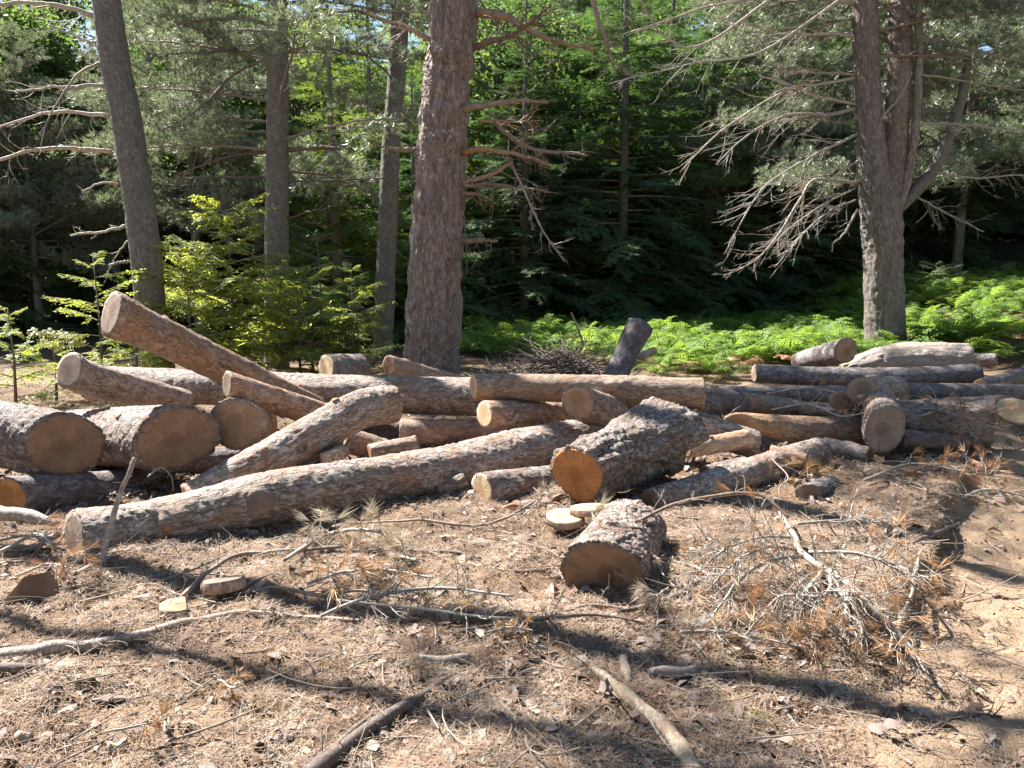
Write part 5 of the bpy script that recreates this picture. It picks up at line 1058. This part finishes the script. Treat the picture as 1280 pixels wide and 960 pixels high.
for k, (pts, n_, l_) in enumerate((
    ([(1070, 96, 14, .035), (1030, 105, 13.7, .028), (985, 112, 13.4, .022), (900, 165, 13.0, .016), (850, 215, 12.8, .009)], 22, .9),
    ([(1070, 136, 14, .04), (1035, 143, 13.7, .034), (990, 143, 13.4, .026), (940, 165, 13.1, .020), (895, 205, 12.9, .012)], 22, .9),
    ([(1072, 167, 14, .03), (1035, 185, 13.7, .026), (990, 210, 13.4, .02), (950, 240, 13.2, .015), (905, 318, 13.0, .008)], 24, .9),
    ([(1075, 230, 14, .035), (1020, 225, 13.6, .03), (1000, 250, 13.4, .026), (975, 290, 13.2, .02), (945, 325, 13.1, .014), (905, 345, 13.0, .008)], 26, .8),
    ([(1070, 235, 14, .02), (1040, 250, 13.8, .018), (1000, 275, 13.6, .015), (960, 310, 13.4, .01)], 18, .7),
    ([(1070, 250, 14, .02), (1040, 262, 13.8, .016), (1005, 290, 13.6, .012), (968, 335, 13.4, .007)], 16, .7),
    ([(1072, 262, 14, .028), (1055, 292, 13.9, .02), (1040, 305, 13.8, .012)], 5, .3),
    ([(1072, 45, 14, .035), (1030, 42, 13.7, .03), (980, 42, 13.5, .02), (900, 20, 13.3, .012)], 16, .8),
    ([(1070, 93, 14, .03), (1000, 90, 13.7, .02), (970, 88, 13.5, .015)], 14, .7),
    ([(1070, 130, 14, .035), (1020, 120, 13.8, .03), (985, 105, 13.6, .02), (950, 95, 13.4, .012)], 14, .6),
    ([(1075, 200, 14, .02), (1050, 215, 13.8, .016), (1020, 250, 13.6, .01)], 10, .6),
    ([(1150, 45, 13.9, .035), (1200, 58, 13.7, .028), (1290, 80, 13.4, .018)], 14, .8),
    ([(1145, 92, 13.9, .025), (1200, 100, 13.7, .02), (1290, 115, 13.4, .014)], 12, .7),
    ([(1140, 155, 13.9, .025), (1200, 155, 13.7, .02), (1290, 168, 13.4, .012)], 12, .7),
    ([(1160, 212, 14, .025), (1210, 222, 13.7, .02), (1290, 218, 13.4, .012)], 12, .7),
    ([(1145, 245, 14, .022), (1180, 265, 13.8, .018), (1230, 290, 13.6, .012)], 10, .6),
    ([(1100, 150, 13.8, .03), (1125, 120, 13.6, .02), (1140, 90, 13.5, .012)], 4, .4),
    ([(1070, 5, 14, .04), (1000, -5, 13.6, .03), (900, 5, 13.2, .02), (790, 40, 12.8, .012)], 20, .9),
    ([(990, -20, 13, .03), (880, 55, 12.6, .022), (830, 45, 12.4, .018), (795, -10, 12.2, .01)], 16, .8),
    ([(1090, -30, 13, .03), (960, 60, 12.6, .02), (860, 80, 12.3, .014), (760, 105, 12.2, .008)], 18, .9))):
    dead_branch(t5, b5, [(q[0], q[1], q[2], q[3] * .85) for q in pts], int(n_ * 1.5), l_ * 1.1, 160 + k, mat=M_GREYW, bias=(-.45, -.1, -.30) if pts[-1][0] < 1100 else (.3, 0, -.15), tw_r=.0055, sub=3, curl=.45)
rg = np.random.default_rng(9); nlo = 30
zs = np.concatenate([rg.uniform(2.9, 6.5, nlo), np.linspace(6.6, 14.5, 46)]); az = np.concatenate([np.where(rg.random(nlo) < .6, rg.normal(.45, .5, nlo), rg.normal(2.2, .35, nlo)), np.arange(46) * 2.4])
crown(t5, b5, W5, zs, np.concatenate([rg.uniform(1.9, 3.0, nlo), np.linspace(3.0, .8, 46)]), seed=65, azs=az, pitch=0.0)
# a slim off-picture pine whose shadow crosses the foreground
base_ = np.array([-6.3, 5.25, float(gz(-6.3, 5.25))]); root = empty('pine_tree', base_, 'slim leaning pine outside the left edge', 'tree', 'pine trees standing behind the log pile')
WW = np.array([[*(base_ + np.array([.35, .19, 1]) * h_ - [0, 0, .1]), .105 - .004 * h_] for h_ in (0, 3, 6, 9, 12)]); trunk_part(base_, WW, BK['slim'], root, ds=.06, seed=14)
crown(root, base_, WW, np.linspace(7.6, 11.8, 11), np.linspace(1.1, .6, 11), seed=66)
base_ = np.array([-6.6, 4.72, float(gz(-6.6, 4.72))]); root = empty('pine_tree', base_, 'second slim leaning pine outside the left edge, nearer than the first', 'tree', 'pine trees standing behind the log pile')
WW = np.array([[*(base_ + np.array([.35, .19, 1]) * h_ - [0, 0, .1]), .05 - .002 * h_] for h_ in (0, 3, 6, 9, 12)]); trunk_part(base_, WW, BK['slim'], root, ds=.06, seed=15)
crown(root, base_, WW, np.concatenate([np.linspace(5.9, 7.0, 9), np.linspace(7.4, 11.8, 14)]), np.concatenate([np.full(9, .95), np.linspace(1.4, .6, 14)]), seed=67)

# ------------------------------------------------------------------ young leafy saplings behind the pile
def sapling(label, px, py_top, d, nb, wid, mat, seed, kind='beech', lean=0):
    x = xat(px, d); g = float(gz(x, d, False)); top = P(px, py_top, d)[2]; rng = np.random.default_rng(seed); root = empty('sapling', (x, d, g), label, 'sapling', 'young leafy saplings behind the pile')
    H = top - g; a = Acc(); a.add(*tube([[0, 0, 0], [.03, 0, H * .5], [lean, .02, H]], [.02, .012, .004], 6)); a.build('stem', M_STICKD, root, True)
    sp = []
    for i in range(nb):
        t = .12 + .88 * (i + rng.random()) / nb; sp.append(((lean * t, 0, H * t), i * 2.4 + rng.normal(0, .4), .05 + .25 * t + rng.normal(0, .1), wid * (1.1 - .75 * t) * (.7 + .5 * rng.random()) / 1.1, rng.normal(0, .2)))
    aw, al = Acc(), Acc(); place_boughs(kind, sp, aw, al); aw.build('branches', M_DEADTW, root); al.build('leaves', mat, root)
sapling('leafy sapling with bright leaves left of the leaning trunk', 122, 318, 9.6, 20, .75, M_BEECH, 1)
sapling('low bright sapling at the left edge behind the thick grey log', 10, 385, 8.6, 18, .7, M_BEECH, 2)
sapling('tall yellow green sapling just left of the second slim trunk', 290, 262, 11.0, 46, 1.35, M_BEECH, 3)
sapling('wide yellow green sapling right behind the raised log', 235, 320, 10.5, 36, 1.15, M_BEECH, 4)
sapling('green sapling between the second and third slim trunks', 400, 292, 11.6, 26, .85, M_BROAD, 5)
sapling('low bright sapling at the foot of the second slim trunk', 372, 360, 10.8, 20, .9, M_BEECH, 6)
sapling('low green sapling behind the short pale log', 445, 380, 11.2, 16, .7, M_BROAD, 7)
sapling('low sapling left of the tapering log', 62, 425, 9.2, 12, .5, M_BEECH, 9)
sapling('yellow green sapling in front of the leaning trunk foot', 165, 385, 9.4, 14, .55, M_BEECH, 11)
sapling('slender bright sapling close left of the third slim trunk', 440, 330, 12.4, 20, .8, M_BEECH, 12)
sapling('spreading sapling right of the second slim trunk', 388, 335, 10.9, 22, .95, M_BEECH, 13)
sapling('tiny dark sapling in the shade right of the right pine', 1165, 330, 18, 16, .9, M_BROAD, 10)
